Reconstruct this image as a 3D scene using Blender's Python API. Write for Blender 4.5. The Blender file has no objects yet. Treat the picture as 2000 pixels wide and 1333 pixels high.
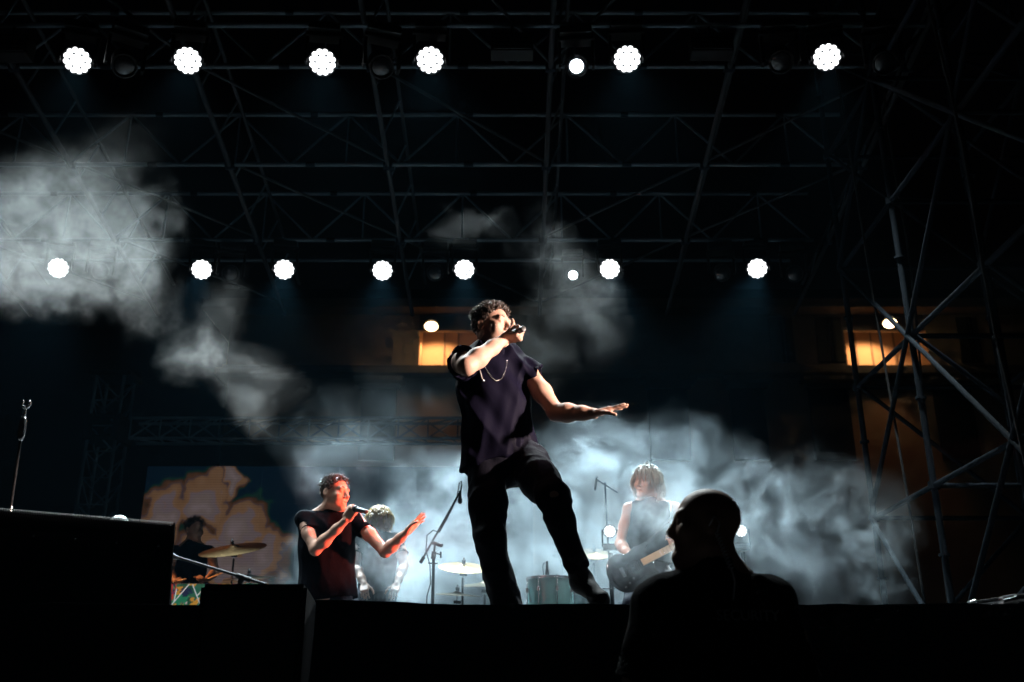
import bpy, bmesh, math, random
import numpy as np
from mathutils import Vector, Matrix, Quaternion, noise as mnoise

sc = bpy.context.scene
COL = sc.collection
rnd = random.Random(11)

# ------------------------------------------------------------------ camera, world, lights, exposure
LENS_PX = 1944.0                      # 35 mm lens on a 36 mm sensor, in photo pixels
PITCH = math.radians(20.66)
CAM_Z = 1.2
cam_data = bpy.data.cameras.new('camera')
cam = bpy.data.objects.new('camera', cam_data)
COL.objects.link(cam)
cam.location = (0, 0, CAM_Z)
cam.rotation_euler = (math.radians(90) + PITCH, 0, 0)
cam_data.lens = 35.0
cam_data.sensor_width = 36.0
cam_data.clip_start = 0.05
cam_data.clip_end = 600
cam_data.dof.use_dof = True
cam_data.dof.focus_distance = 5.35
cam_data.dof.aperture_fstop = 2.8
sc.camera = cam

world = bpy.data.worlds.new('World')
sc.world = world
world.use_nodes = True
wn = world.node_tree
sky_node = wn.nodes.new('ShaderNodeTexSky')
sky_node.sky_type = 'NISHITA'
sky_node.sun_disc = False
sky_node.sun_elevation = math.radians(-4.0)
sky_node.sun_rotation = math.radians(200)
wn.links.new(sky_node.outputs[0], wn.nodes['Background'].inputs[0])
wn.nodes['Background'].inputs[1].default_value = 0.015

sc.view_settings.view_transform = 'Standard'
sc.view_settings.look = 'None'
sc.view_settings.exposure = 0.0
sc.view_settings.gamma = 1.0
sc.render.engine = 'CYCLES'
sc.cycles.use_denoising = True
sc.cycles.use_adaptive_sampling = True
sc.cycles.adaptive_threshold = 0.03
sc.cycles.max_bounces = 5
sc.cycles.volume_bounces = 0
sc.cycles.volume_step_rate = 2.5
sc.cycles.volume_max_steps = 256
sc.cycles.transparent_max_bounces = 8
sc.cycles.sample_clamp_indirect = 3.0
sc.cycles.caustics_reflective = False
sc.cycles.caustics_refractive = False


# lamp powers in watts
FRONT_W, BACK_W, BEAM_W, BEAM2_W, FLOOR_W = 700.0, 2900.0, 60.0, 60.0, 300.0
KEY_W, RED_W, GTR_W, AMBER_W, SODIUM_W = 2300.0, 8500.0, 1300.0, 1300.0, 190.0
SCREEN_E = 0.38
HAZE = 0.0002


def at(px, py, d):
    """The point at world depth d (metres in front of the camera) that the photo shows at px, py."""
    u = (px - 1000.0) / LENS_PX
    v = (666.5 - py) / LENS_PX
    cy = math.cos(PITCH) - v * math.sin(PITCH)
    cz = math.sin(PITCH) + v * math.cos(PITCH)
    s = d / cy
    return Vector((u * s, d, CAM_Z + cz * s))


STAGE_Z = 1.678
STAGE_EDGE = 4.75


def spot(name, loc, target, energy, angle, color=(1, 1, 1), radius=0.08, blend=0.5, parent=None):
    l = bpy.data.lights.new(name, 'SPOT')
    l.energy = energy
    l.color = color
    l.spot_size = math.radians(angle)
    l.spot_blend = blend
    l.shadow_soft_size = radius
    o = bpy.data.objects.new(name, l)
    COL.objects.link(o)
    o.location = loc
    o.rotation_euler = (Vector(target) - Vector(loc)).to_track_quat('-Z', 'Y').to_euler()
    if parent is not None:
        adopt(o, parent)
    return o


# ------------------------------------------------------------------ helpers
def tag(o, label=None, cat=None, group=None, kind=None):
    if label: o['label'] = label
    if cat: o['category'] = cat
    if group: o['group'] = group
    if kind: o['kind'] = kind
    return o


def thing(name, loc, label, cat, group=None):
    o = bpy.data.objects.new(name, None)
    o.empty_display_size = 0.2
    COL.objects.link(o)
    o.location = loc
    return tag(o, label, cat, group)


def adopt(o, p):
    """Parent o to p, keeping o where it stands (every object here is given its world transform first)."""
    o.parent = p
    o.matrix_parent_inverse = p.matrix_basis.inverted()
    return o


def link(name, me, mat=None, parent=None, matrix=None, smooth=False):
    o = bpy.data.objects.new(name, me)
    COL.objects.link(o)
    if mat is not None and not me.materials:
        me.materials.append(mat)
    if matrix is not None:
        o.matrix_basis = matrix
    if smooth:
        me.shade_smooth()
    if parent is not None:
        adopt(o, parent)
    return o


def from_bm(name, bm, mat, parent=None, smooth=False, matrix=None):
    me = bpy.data.meshes.new(name)
    bmesh.ops.recalc_face_normals(bm, faces=bm.faces)
    bm.to_mesh(me)
    bm.free()
    return link(name, me, mat, parent, matrix, smooth)


def bm_box(bm, lo, hi, bevel=0.0):
    lo, hi = Vector(lo), Vector(hi)
    r = bmesh.ops.create_cube(bm, size=1.0)
    vs = r['verts']
    c, s = (lo + hi) / 2, hi - lo
    for v in vs:
        v.co = Vector((v.co.x * s.x, v.co.y * s.y, v.co.z * s.z)) + c
    if bevel > 0:
        es = list({e for v in vs for e in v.link_edges})
        bmesh.ops.bevel(bm, geom=es, offset=bevel, segments=2, affect='EDGES', profile=0.6)
    return vs


def box(name, lo, hi, mat, parent=None, bevel=0.0, matrix=None):
    bm = bmesh.new()
    bm_box(bm, lo, hi, bevel)
    return from_bm(name, bm, mat, parent, matrix=matrix)


def bm_lathe(bm, prof, seg=20, mtx=None):
    """Revolve (radius, z) pairs about z."""
    rings = []
    for r, z in prof:
        if r < 1e-6:
            rings.append([bm.verts.new((0, 0, z))])
        else:
            rings.append([bm.verts.new((r * math.cos(2 * math.pi * i / seg), r * math.sin(2 * math.pi * i / seg), z)) for i in range(seg)])
    for a, b in zip(rings, rings[1:]):
        if len(a) == 1 and len(b) == 1: continue
        for i in range(seg):
            j = (i + 1) % seg
            if len(a) == 1: bm.faces.new((a[0], b[i], b[j]))
            elif len(b) == 1: bm.faces.new((a[i], a[j], b[0]))
            else: bm.faces.new((a[i], a[j], b[j], b[i]))
    if mtx is not None:
        bmesh.ops.transform(bm, matrix=mtx, verts=[v for r in rings for v in r])
    return rings


def lathe(name, prof, mat, parent=None, seg=20, matrix=None, smooth=True):
    bm = bmesh.new()
    bm_lathe(bm, prof, seg)
    o = from_bm(name, bm, mat, parent, matrix=matrix)
    if smooth:
        o.data.shade_smooth()
        o.data.set_sharp_from_angle(angle=math.radians(40))
    return o


def bm_sweep(bm, pts, radii, seg=8, cap=True):
    pts = [Vector(p) for p in pts]
    if not hasattr(radii, '__len__'): radii = [radii] * len(pts)
    rings = []
    nrm = None
    for i, p in enumerate(pts):
        t = (pts[min(i + 1, len(pts) - 1)] - pts[max(i - 1, 0)]).normalized()
        if nrm is None:
            nrm = t.orthogonal().normalized()
        else:
            nrm = (nrm - t * nrm.dot(t))
            nrm = nrm.normalized() if nrm.length > 1e-6 else t.orthogonal().normalized()
        b = t.cross(nrm)
        rings.append([bm.verts.new(p + (nrm * math.cos(2 * math.pi * k / seg) + b * math.sin(2 * math.pi * k / seg)) * radii[i]) for k in range(seg)])
    for a, b in zip(rings, rings[1:]):
        for k in range(seg):
            bm.faces.new((a[k], a[(k + 1) % seg], b[(k + 1) % seg], b[k]))
    if cap:
        bm.faces.new(list(reversed(rings[0])))
        bm.faces.new(rings[-1])


def sweep(name, pts, radii, mat, parent=None, seg=8):
    bm = bmesh.new()
    bm_sweep(bm, pts, radii, seg)
    o = from_bm(name, bm, mat, parent)
    o.data.shade_smooth()
    return o


_tube_mesh = {}


def tube_mesh(mat, seg=10):
    key = (mat.name, seg)
    if key not in _tube_mesh:
        bm = bmesh.new()
        bm_sweep(bm, [(0, 0, -.5), (0, 0, .5)], 1.0, seg)
        me = bpy.data.meshes.new('tube')
        bmesh.ops.recalc_face_normals(bm, faces=bm.faces)
        bm.to_mesh(me)
        bm.free()
        me.materials.append(mat)
        me.shade_smooth()
        me.set_sharp_from_angle(angle=math.radians(50))
        _tube_mesh[key] = me
    return _tube_mesh[key]


def tube(name, a, b, r, mat, parent=None, seg=10):
    a, b = Vector(a), Vector(b)
    d = b - a
    q = d.to_track_quat('Z', 'Y')
    m = Matrix.Translation((a + b) / 2) @ q.to_matrix().to_4x4() @ Matrix.Diagonal((r, r, d.length, 1))
    return link(name, tube_mesh(mat, seg), None, parent, m)


# ------------------------------------------------------------------ materials
def new_mat(name):
    m = bpy.data.materials.new(name)
    m.use_nodes = True
    return m, m.node_tree, m.node_tree.nodes['Principled BSDF']


def mat(name, color, rough=0.5, metal=0.0, vary=0.25, scale=12.0, bump=0.0, bscale=60.0, rvary=0.12, **kw):
    """A principled material with object-space mottling of colour and gloss and an optional fine bump."""
    m, t, p = new_mat(name)
    L = t.links
    tc = t.nodes.new('ShaderNodeTexCoord')
    n = t.nodes.new('ShaderNodeTexNoise')
    n.inputs['Scale'].default_value = scale
    n.inputs['Detail'].default_value = 5
    L.new(tc.outputs['Object'], n.inputs['Vector'])
    cr = t.nodes.new('ShaderNodeMix')
    cr.data_type = 'RGBA'
    c = Vector(color)
    cr.inputs['A'].default_value = (*(c * (1 - vary)), 1)
    cr.inputs['B'].default_value = (*(c * (1 + vary)), 1)
    L.new(n.outputs['Fac'], cr.inputs['Factor'])
    L.new(cr.outputs['Result'], p.inputs['Base Color'])
    mr = t.nodes.new('ShaderNodeMapRange')
    mr.inputs['To Min'].default_value = max(0.02, rough - rvary)
    mr.inputs['To Max'].default_value = min(1.0, rough + rvary)
    L.new(n.outputs['Fac'], mr.inputs['Value'])
    L.new(mr.outputs[0], p.inputs['Roughness'])
    p.inputs['Metallic'].default_value = metal
    for k, v in kw.items():
        p.inputs[k].default_value = v
    if bump > 0:
        bn = t.nodes.new('ShaderNodeTexNoise')
        bn.inputs['Scale'].default_value = bscale
        bn.inputs['Detail'].default_value = 4
        L.new(tc.outputs['Object'], bn.inputs['Vector'])
        b = t.nodes.new('ShaderNodeBump')
        b.inputs['Strength'].default_value = bump
        b.inputs['Distance'].default_value = 0.01
        L.new(bn.outputs['Fac'], b.inputs['Height'])
        L.new(b.outputs[0], p.inputs['Normal'])
    return m


def emit_mat(name, color, strength, sample=False):
    m, t, p = new_mat(name)
    p.inputs['Base Color'].default_value = (0.05, 0.05, 0.05, 1)
    p.inputs['Emission Color'].default_value = (*color, 1)
    p.inputs['Emission Strength'].default_value = strength
    if not sample:
        m.cycles.emission_sampling = 'NONE'
    return m


M_alu = mat('truss aluminium', (0.15, 0.19, 0.22), 0.6, 0.3, **{'Specular IOR Level': .3}, scale=6, bump=0.15)
M_steel = mat('galvanised scaffold steel', (0.012, 0.018, 0.025), 0.85, 0.0, **{'Specular IOR Level': .15}, scale=9, bump=0.2)
M_rafter = mat('darkened roof tube metal', (0.045, 0.05, 0.055), 0.7, 0.1, scale=6, **{'Specular IOR Level': .2})  # darker copy of the truss metal, in place of weaker light on rafters
M_black = mat('black powder coat', (0.010, 0.010, 0.011), 0.55, bump=0.1, **{'Specular IOR Level': .25})
M_blackp = mat('black plastic', (0.010, 0.010, 0.011), 0.38)
M_cab = mat('black textured cabinet paint', (0.006, 0.006, 0.007), 0.95, bump=0.5, bscale=220, **{'Specular IOR Level': .02})
M_cloth = mat('black stage cloth', (0.004, 0.004, 0.005), 0.95, **{'Specular IOR Level': .1}, bump=0.4, bscale=35)
M_deck = mat('dark stage deck plywood', (0.028, 0.027, 0.027), 0.55, scale=4, bump=0.2)
M_ground = mat('dark asphalt', (0.03, 0.03, 0.032), 0.85, scale=3, bump=0.6, bscale=25)
M_chrome = mat('chrome', (0.75, 0.75, 0.76), 0.26, 1.0, vary=0.08, rvary=0.05)
M_rubber = mat('rubber', (0.02, 0.02, 0.02), 0.8)
M_lens_on = emit_mat('lit led lens', (0.93, 0.97, 1.0), 5.0)
M_beam_on = emit_mat('lit discharge lamp', (0.86, 0.94, 1.0), 60.0)
M_lens_soft = emit_mat('smoke veiled led lens', (0.9, 0.96, 1.0), 1.6)
M_glass_off = mat('unlit lens glass', (0.02, 0.022, 0.025), 0.06, 0.0, rvary=0.03)

# ------------------------------------------------------------------ the setting
bm = bmesh.new()
bmesh.ops.create_grid(bm, x_segments=4, y_segments=4, size=150)
g = from_bm('ground', bm, M_ground)
g.location = (0, 60, 0)
tag(g, kind='structure')

SF = box('stage_floor', (-9.5, STAGE_EDGE, STAGE_Z - 0.09), (9.5, 16.5, STAGE_Z), M_deck, bevel=0.006)
tag(SF, kind='structure')
# black cloth hung along the front of the deck, its top edge tucked unevenly over the boards
bm = bmesh.new()
nx, nz = 360, 14
rows = []
for j in range(nz + 1):
    row = []
    for i in range(nx + 1):
        x = -9.4 + 18.8 * i / nx
        f = j / nz
        edge = 0.006 + 0.010 * mnoise.noise((x * 1.7, 3.1, 0)) + 0.006 * mnoise.noise((x * 7, 9.1, 0))
        if -1.35 < x < -0.2:
            edge += 0.014 * math.sin((x + 1.35) / 1.15 * math.pi) ** 2
        z = (STAGE_Z + edge) * f
        y = STAGE_EDGE - 0.035 + 0.02 * mnoise.noise((x * 2.2, z * 0.5, 1.0)) * (1.1 - f) + 0.012 * math.sin(x * 9 + 2 * mnoise.noise((x, 0, 0))) * (1 - f)
        row.append(bm.verts.new((x, y, z)))
    rows.append(row)
top = [bm.verts.new((v.co.x, v.co.y + 0.05, v.co.z - 0.001)) for v in rows[-1]]
back = [bm.verts.new((v.co.x, v.co.y + 0.10, STAGE_Z + 0.003)) for v in rows[-1]]
rows += [top, back]
for a, b in zip(rows, rows[1:]):
    for i in range(nx):
        bm.faces.new((a[i], a[i + 1], b[i + 1], b[i]))
sk = from_bm('stage_skirt', bm, M_cloth, smooth=True)
tag(sk, kind='structure')

# ------------------------------------------------------------------ roof: transverse trusses, rafters, bracing
ROOF_D = [8.0, 9.41, 10.77]
ROOF_SLOPE = 0.17


def roof_z(d):
    return CAM_Z + 5.83 - ROOF_SLOPE * (d - 8.0)


RX = [0.37 + 1.71 * k for k in range(-4, 3)]     # rafters
TR_H = 0.63
X_LEFT, X_RIGHT = -6.6, 3.62
truss_words = ['webbed roof truss just behind the upper row of lit lamps',
               'webbed roof truss between the two lamp rows',
               'webbed roof truss that carries the lower row of lit lamps']
for k, d in enumerate(ROOF_D):
    zb = roof_z(d)
    t = thing('roof_truss', (0, d, zb), truss_words[k], 'truss', 'transverse trusses of the stage roof')
    tube('bottom_chord', (X_LEFT, d, zb), (X_RIGHT, d, zb), 0.024, M_alu, t)
    tube('top_chord', (X_LEFT, d, zb + TR_H), (X_RIGHT, d, zb + TR_H), 0.024, M_alu, t)
    step = 0.6
    n = int((X_RIGHT - X_LEFT) / step)
    for i in range(n):
        x0 = X_LEFT + i * step
        za, zc = (zb, zb + TR_H) if i % 2 else (zb + TR_H, zb)
        tube('brace', (x0, d, za), (x0 + step, d, zc), 0.013, M_alu, t, 6)
        if i % 2:
            tube('brace', (x0 + step, d, zb), (x0 + step, d, zb + TR_H), 0.011, M_alu, t, 6)
    # sleeve joints along the chords
    for x in np.arange(X_LEFT + 1.0, X_RIGHT, 1.71):
        tube('coupler', (x - .05, d, zb), (x + .05, d, zb), 0.031, M_steel, t)
        tube('coupler', (x - .04, d, zb + TR_H), (x + .04, d, zb + TR_H), 0.031, M_steel, t)

for k, x in enumerate(RX):
    a = Vector((x, 5.6, roof_z(5.6) - 0.03))
    b = Vector((x, 12.4, roof_z(12.4) - 0.03))
    t = thing('roof_rafter', a, 'long grey roof rafter running back over the stage, %s counted from the scaffold tower' % ['first', 'second', 'third', 'fourth', 'fifth', 'sixth', 'seventh'][len(RX) - 1 - k], 'rafter', 'rafters of the stage roof')
    tube('lower_tube', a, b, 0.027, M_rafter, t)
    tube('upper_tube', a + Vector((0.16, 0, 0.45)), b + Vector((0.16, 0, 0.45)), 0.02, M_rafter, t)
    y = 6.2
    while y < 12:
        tube('strut', (x, y, roof_z(y) - 0.03), (x + 0.16, y + .02, roof_z(y) + 0.42), 0.011, M_alu, t, 6)
        y += 0.68
    for d in ROOF_D:
        tube('coupler', (x - .05, d, roof_z(d) - .02), (x + .05, d, roof_z(d) - .02), 0.042, M_steel, t)
bay = [5.6] + ROOF_D + [12.2]
for i in range(len(RX) - 1):
    for j in range(len(bay) - 1):
        s = 1 if RX[i] < 0.2 else -1
        xa, xb = (RX[i], RX[i + 1]) if s > 0 else (RX[i + 1], RX[i])
        if (i + j) % 3 == 2: continue
        za, zb = roof_z(bay[j]), roof_z(bay[j + 1])
        o = tube('roof_brace', (xa, bay[j], za + 0.03), (xb, bay[j + 1], zb + 0.03), 0.016, M_rafter, seg=8)
        n_ = ['first', 'second', 'third', 'fourth', 'fifth', 'sixth', 'seventh']
        tag(o, 'thin roof brace between the %s and %s rafters from the tower, in the %s bay' % (n_[len(RX) - 2 - i], n_[len(RX) - 1 - i], ('forward', 'second', 'third', 'rear')[j]), 'brace', 'diagonal braces of the stage roof')

# lamp bars
bar_front = at(1000, 50, 7.45)
o = tube('lamp_bar', (X_LEFT, bar_front.y, bar_front.z), (3.75, bar_front.y, bar_front.z), 0.025, M_alu)
tag(o, 'round aluminium bar from which the upper row of lamps hangs', 'lamp bar')
bar_back = at(1000, 509, 11.7)
o = tube('lamp_bar', (-6.4, bar_back.y, bar_back.z), (3.6, bar_back.y, bar_back.z), 0.022, M_alu)
tag(o, 'dim aluminium bar behind the lower row of lamps', 'lamp bar')

# ------------------------------------------------------------------ stage lights
def _mesh(fn, mat_, smooth=True, ang=40):
    b = bmesh.new()
    fn(b)
    bmesh.ops.recalc_face_normals(b, faces=b.faces)
    me = bpy.data.meshes.new('part')
    b.to_mesh(me)
    b.free()
    me.materials.append(mat_)
    if smooth:
        me.shade_smooth()
        me.set_sharp_from_angle(angle=math.radians(ang))
    return me


R0 = 0.128
HEAD = _mesh(lambda b: bm_lathe(b, [(0, .22), (.06, .22), (.095, .19), (.118, .10), (.136, .03), (.138, -.004), (.129, -.006), (.127, .004), (0, .004)], 28), M_black)
LENS = _mesh(lambda b: bm_lathe(b, [(0.0249, .004), (0.0249, -.004), (.0175, -.009), (.009, -.0115), (0, -.012)], 12), M_lens_on)
LENS_SOFT = _mesh(lambda b: bm_lathe(b, [(0.0255, .004), (0.0255, -.004), (.018, -.009), (.009, -.0115), (0, -.012)], 12), M_lens_soft)


def _yoke(b):
    for s in (-1, 1):
        bm_box(b, (s * .155 - .014, -.035, -.03), (s * .155 + .014, .035, .27), .008)
    bm_box(b, (-.172, -.06, .255), (.172, .06, .30), .01)


YOKE = _mesh(_yoke, M_black, False)
BASE = _mesh(lambda b: bm_box(b, (-.15, -.11, .302), (.15, .11, .385), .015), M_blackp, False)
CLAMP = _mesh(lambda b: bm_box(b, (-.03, -.02, .386), (.03, .02, .44), .006), M_steel, False)
BEAMHEAD = _mesh(lambda b: bm_lathe(b, [(0, .20), (.07, .20), (.10, .16), (.11, .02), (.112, -.03), (.098, -.032), (.096, -.002), (0, -.002)], 28), M_black)
BEAMGLASS = _mesh(lambda b: bm_lathe(b, [(.090, -.004), (.085, -.016), (.05, -.03), (0, -.036)], 28), M_glass_off)
BEAMCORE = _mesh(lambda b: bm_lathe(b, [(.060, -.036), (.045, -.046), (.025, -.052), (0, -.054)], 20), M_beam_on)
hexpos = [(0, 0)]
for ring, nn in ((1, 6), (2, 12)):
    for i in range(nn):
        if ring == 1:
            a = 2 * math.pi * i / 6
            hexpos.append((.0505 * math.cos(a), .0505 * math.sin(a)))
        else:
            a = 2 * math.pi * (i + .5) / 12
            hexpos.append((.0985 * math.cos(a), .0985 * math.sin(a)))


def fixture(name, loc, target, label, group, kind='led', scale=1.0, energy=0, angle=60, color=(1, 1, 1), cat='stage light', soft=False, floor=False, aim=None):
    loc = Vector(loc)
    t = thing(name, loc, label, cat, group)
    d = (Vector(target) - loc).normalized()
    q = d.to_track_quat('-Z', 'Y')
    S = Matrix.Scale(scale, 4)
    mh = Matrix.Translation(loc) @ q.to_matrix().to_4x4() @ S
    yaw = math.atan2(d.x, -d.y) * 0.9
    my = Matrix.Translation(loc) @ Matrix.Rotation(yaw, 4, 'Z') @ S
    if floor:
        my = my @ Matrix.Rotation(math.pi, 4, 'X')
    link('yoke', YOKE, None, t, my)
    link('base', BASE, None, t, my)
    if not floor:
        link('clamp', CLAMP, None, t, my)
    if kind == 'led':
        h = link('head', HEAD, None, t, mh)
        r = Matrix.Rotation(rnd.random(), 4, 'Z')
        for (x, y) in hexpos:
            link('lens', LENS_SOFT if soft else LENS, None, h, mh @ r @ Matrix.Translation((x, y, 0)))
    else:
        h = link('head', BEAMHEAD, None, t, mh)
        link('lens', BEAMGLASS, None, h, mh)
        if kind == 'beam':
            link('lamp', BEAMCORE, None, h, mh)
    if energy:
        sd = d if aim is None else (Vector(aim) - loc).normalized()
        spot('spot_lamp', loc + d * (0.07 * scale), loc + d * (0.07 * scale) + sd * 3, energy, angle, color, 0.07, 0.95 if kind == 'led' else 0.65, t)
    return t


ORD = ['first', 'second', 'third', 'fourth', 'fifth', 'sixth', 'seventh', 'eighth']
COOL = (0.86, 0.98, 1.0)
COOL_BACK = (0.64, 0.87, 1.0)
FW = [(151, 119, .1), (367, 119, -.2), (630, 122, .2), (840, 118, .0), (1225, 116, .0), (1615, 112, -.3)]
for i, (px, py, dx) in enumerate(reversed(FW)):
    p = at(px, py, 7.45)
    fixture('wash_light', p, (p.x * .7 + dx, 3.2, 2.0), 'lit wash light of clustered lenses, %s of the upper row counted from the scaffold tower' % ORD[i],
            'lit wash lights in the upper lamp row', 'led', .95, FRONT_W * 1.15, 66, COOL, aim=(p.x * .8 + dx, 6.3 if abs(p.x) > 1.8 else 5.6, 1.7) if p.x < 2 else (p.x * .72, 7.6, 1.7))
BW = [(114, 524), (394, 527), (555, 527), (747, 529), (907, 527), (1191, 526), (1479, 525)]
for i, (px, py) in enumerate(reversed(BW)):
    p = at(px, py, 10.85)
    fixture('wash_light', p, (p.x * .75 + .2, 4.0, 2.0), 'lit wash light of clustered lenses, %s of the lower row counted from the scaffold tower' % ORD[i],
            'lit wash lights in the lower lamp row', 'led', 0.94, BACK_W, 56, COOL_BACK, aim=(p.x * (.9 if p.x < 2 else .35) + .2, 8.6, 1.7))
p = at(1126, 130, 7.4)
fixture('beam_light', p, (0.1, 0.2, 1.6), 'piercing bluish beam light among the round lamps of the upper row', None, 'beam', 0.95, BEAM_W, 34, (.7, .88, 1.0))
p = at(1119, 538, 10.85)
fixture('beam_light', p, (0.2, 0.6, 1.4), 'small glowing beam light ringed by a pale rim in the lower row', None, 'beam', 0.80, BEAM2_W, 34, (.75, .9, 1.0))
for i, (px, py, d, tx) in enumerate([(1727, 122, 7.4, 2.6), (1525, 120, 7.4, 2.0), (745, 130, 7.4, .1), (243, 128, 7.4, -1.2)]):
    p = at(px, py, d)
    fixture('moving_head', p, (tx, 4.2, 2.0), 'unlit black moving head, %s of the upper row counted from the scaffold tower' % ORD[i], 'unlit moving heads in the upper row', 'off', 1.0)
for i, (px, py) in enumerate([(1552, 535), (1410, 533), (850, 533), (450, 535), (195, 530)]):
    p = at(px, py, 10.8)
    fixture('moving_head', p, (p.x * .5, 4.0, 2.4), 'unlit black moving head, %s of the lower row counted from the scaffold tower' % ORD[i], 'unlit moving heads in the lower row', 'off', .95)
# flat strobe floods hung on the upper bar
for px, py, lab in [(1000, 92, 'unlit dark strobe panel beside the piercing beam light'), (1388, 92, 'unlit dark strobe panel hung between two lit round lamps'), (20, 96, 'unlit dark strobe panel hung at the outer end of the upper bar')]:
    p = at(px, py, 7.45)
    t = thing('strobe_panel', p, lab, 'strobe')
    box('housing', p + Vector((-.19, -.08, -.10)), p + Vector((.19, .08, .10)), M_black, t, .012)
    for i in range(4):
        z = p.z - .085 + i * .045
        box('fin', (p.x - .17, p.y - .092, z), (p.x + .17, p.y - .081, z + .022), M_blackp, t, .003)
    tube('hanger', p + Vector((0, 0, .10)), (p.x, bar_front.y, bar_front.z - .02), .015, M_steel, t)
# small lamps standing on the deck behind the band
for px, py, d, lab in [(1191, 1038, 9.35, 'small lit floor lamp of clustered lenses beside the guitarist arm'),
                       (1447, 1037, 9.35, 'small lit floor lamp half hidden by the bald head')]:
    p = at(px, py, d)
    t = fixture('floor_lamp', p, (p.x * .5, 3.5, 2.2), lab, None, 'led', 0.46, FLOOR_W, 58, COOL, soft=True, floor=True, aim=(p.x * .2, 7.5, 2.3))
    tube('stand', (p.x, p.y, STAGE_Z), (p.x, p.y, p.z - .2), .02, M_black, t)
    box('foot', (p.x - .2, p.y - .2, STAGE_Z), (p.x + .2, p.y + .2, STAGE_Z + .02), M_black, t)

# front key lamps on the side towers, out of the picture
p = Vector((3.2, 4.0, 3.15))
fixture('key_lamp', p, (-.05, 5.0, 3.0), 'warm key lamp on the side tower aimed at the singer', None, 'beam', 1.1, KEY_W, 24, (1.0, .76, .65))
p = Vector((4.0, 7.0, 3.08))
fixture('key_lamp', p, (-1.2, 7.5, 2.6), 'red key lamp on the side tower aimed at the second vocalist', None, 'beam', 1.0, RED_W, 13, (1.0, .13, .07))
p = Vector((-3.4, 4.2, 5.0))
fixture('key_lamp', p, (1.15, 8.4, 2.6), 'pale pink key lamp high at the stage side aimed at the guitarist', None, 'beam', 1.0, GTR_W, 12, (1.0, .74, .70))
p = Vector((-7.6, 10.2, 4.6))
fixture('key_lamp', p, (-3.15, 11.0, 2.55), 'amber key lamp in the wing aimed at the drum kit by the video wall', None, 'beam', 1.0, AMBER_W, 15, (1.0, .42, .15))

# ------------------------------------------------------------------ side scaffold
sct = thing('scaffold_tower', (3.3, 6, 0), 'tall scaffold tower of grey steel tubes beside the stage', 'scaffold')
XS = [3.32, 4.72]
YS = [4.97, 6.35, 7.73, 9.11]
ZS = [CAM_Z + h for h in (-1.1, .38, 1.70, 2.96, 4.22, 5.5, 6.8)]
for x in XS:
    for y in YS:
        tube('standard', (x, y, 0), (x, y, ZS[-1] + .5), .026, M_steel, sct)
        for z in ZS[1:]:
            tube('coupler', (x, y, z - .03), (x, y, z + .03), .048, M_steel, sct, 8)
            tube('coupler', (x, y, z - .55), (x, y, z - .53), .045, M_steel, sct, 8)
    for j, z in enumerate(ZS[1:]):
        tube('ledger', (x, YS[0], z), (x, YS[-1], z), .023, M_steel, sct)
    for i in range(len(YS) - 1):
        for j in range(len(ZS) - 1):
            a, b = (YS[i], YS[i + 1]) if (i + j) % 2 else (YS[i + 1], YS[i])
            tube('diagonal_brace', (x - .035, a, ZS[j]), (x - .035, b, ZS[j + 1]), .021, M_steel, sct)
for y in YS:
    for j, z in enumerate(ZS[1:]):
        tube('ledger', (XS[0], y, z), (XS[1] + 1.2, y, z), .022, M_steel, sct)
    for j in range(len(ZS) - 1):
        a, b = (XS[0], XS[1]) if j % 2 else (XS[1], XS[0])
        tube('diagonal_brace', (a, y - .04, ZS[j]), (b, y - .04, ZS[j + 1]), .021, M_steel, sct)
# loose cables hanging down the tower
for i, (x, y, sx) in enumerate([(3.05, 6.0, .10), (3.42, 5.3, .25), (3.2, 8.3, .15), (3.85, 8.6, -.2)]):
    pts = []
    for k in range(15):
        f = k / 14
        pts.append((x + sx * f + .05 * mnoise.noise((i * 9, f * 3, 0)), y + .08 * mnoise.noise((f * 3, i * 5, 2)), 8.0 - f * 6.2))
    o = sweep('hanging_cable', pts, .011, M_rubber, seg=6)
    tag(o, ['thin black cable hanging clear of the scaffold tower towards the stage', 'thin black cable slanting across the forward uprights of the scaffold tower', 'thin black cable hanging by the third upright of the scaffold tower', 'thin black cable hanging inside the rear bay of the scaffold tower'][i], 'cable', 'cables hanging down the tower')
# aluminium outrigger foot at the stage corner
fp = at(1955, 1176, 5.1)
t = thing('outrigger_foot', (fp.x, fp.y, STAGE_Z), 'bright aluminium outrigger foot lying on the stage edge by the tower', 'outrigger')
tube('arm', at(1898, 1183, 5.05), at(2060, 1160, 5.2), .022, M_chrome, t)
tube('arm', at(1902, 1188, 5.0), at(2070, 1176, 5.1), .020, M_chrome, t)
tube('bolt', at(1966, 1163, 5.1), at(1972, 1190, 5.1), .022, M_chrome, t, 8)
tube('bolt', at(1956, 1176, 5.02), at(1984, 1170, 5.02), .026, M_chrome, t, 8)
tube('pad', at(1896, 1186, 5.05) , at(1908, 1181, 5.05), .030, M_chrome, t)

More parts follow.
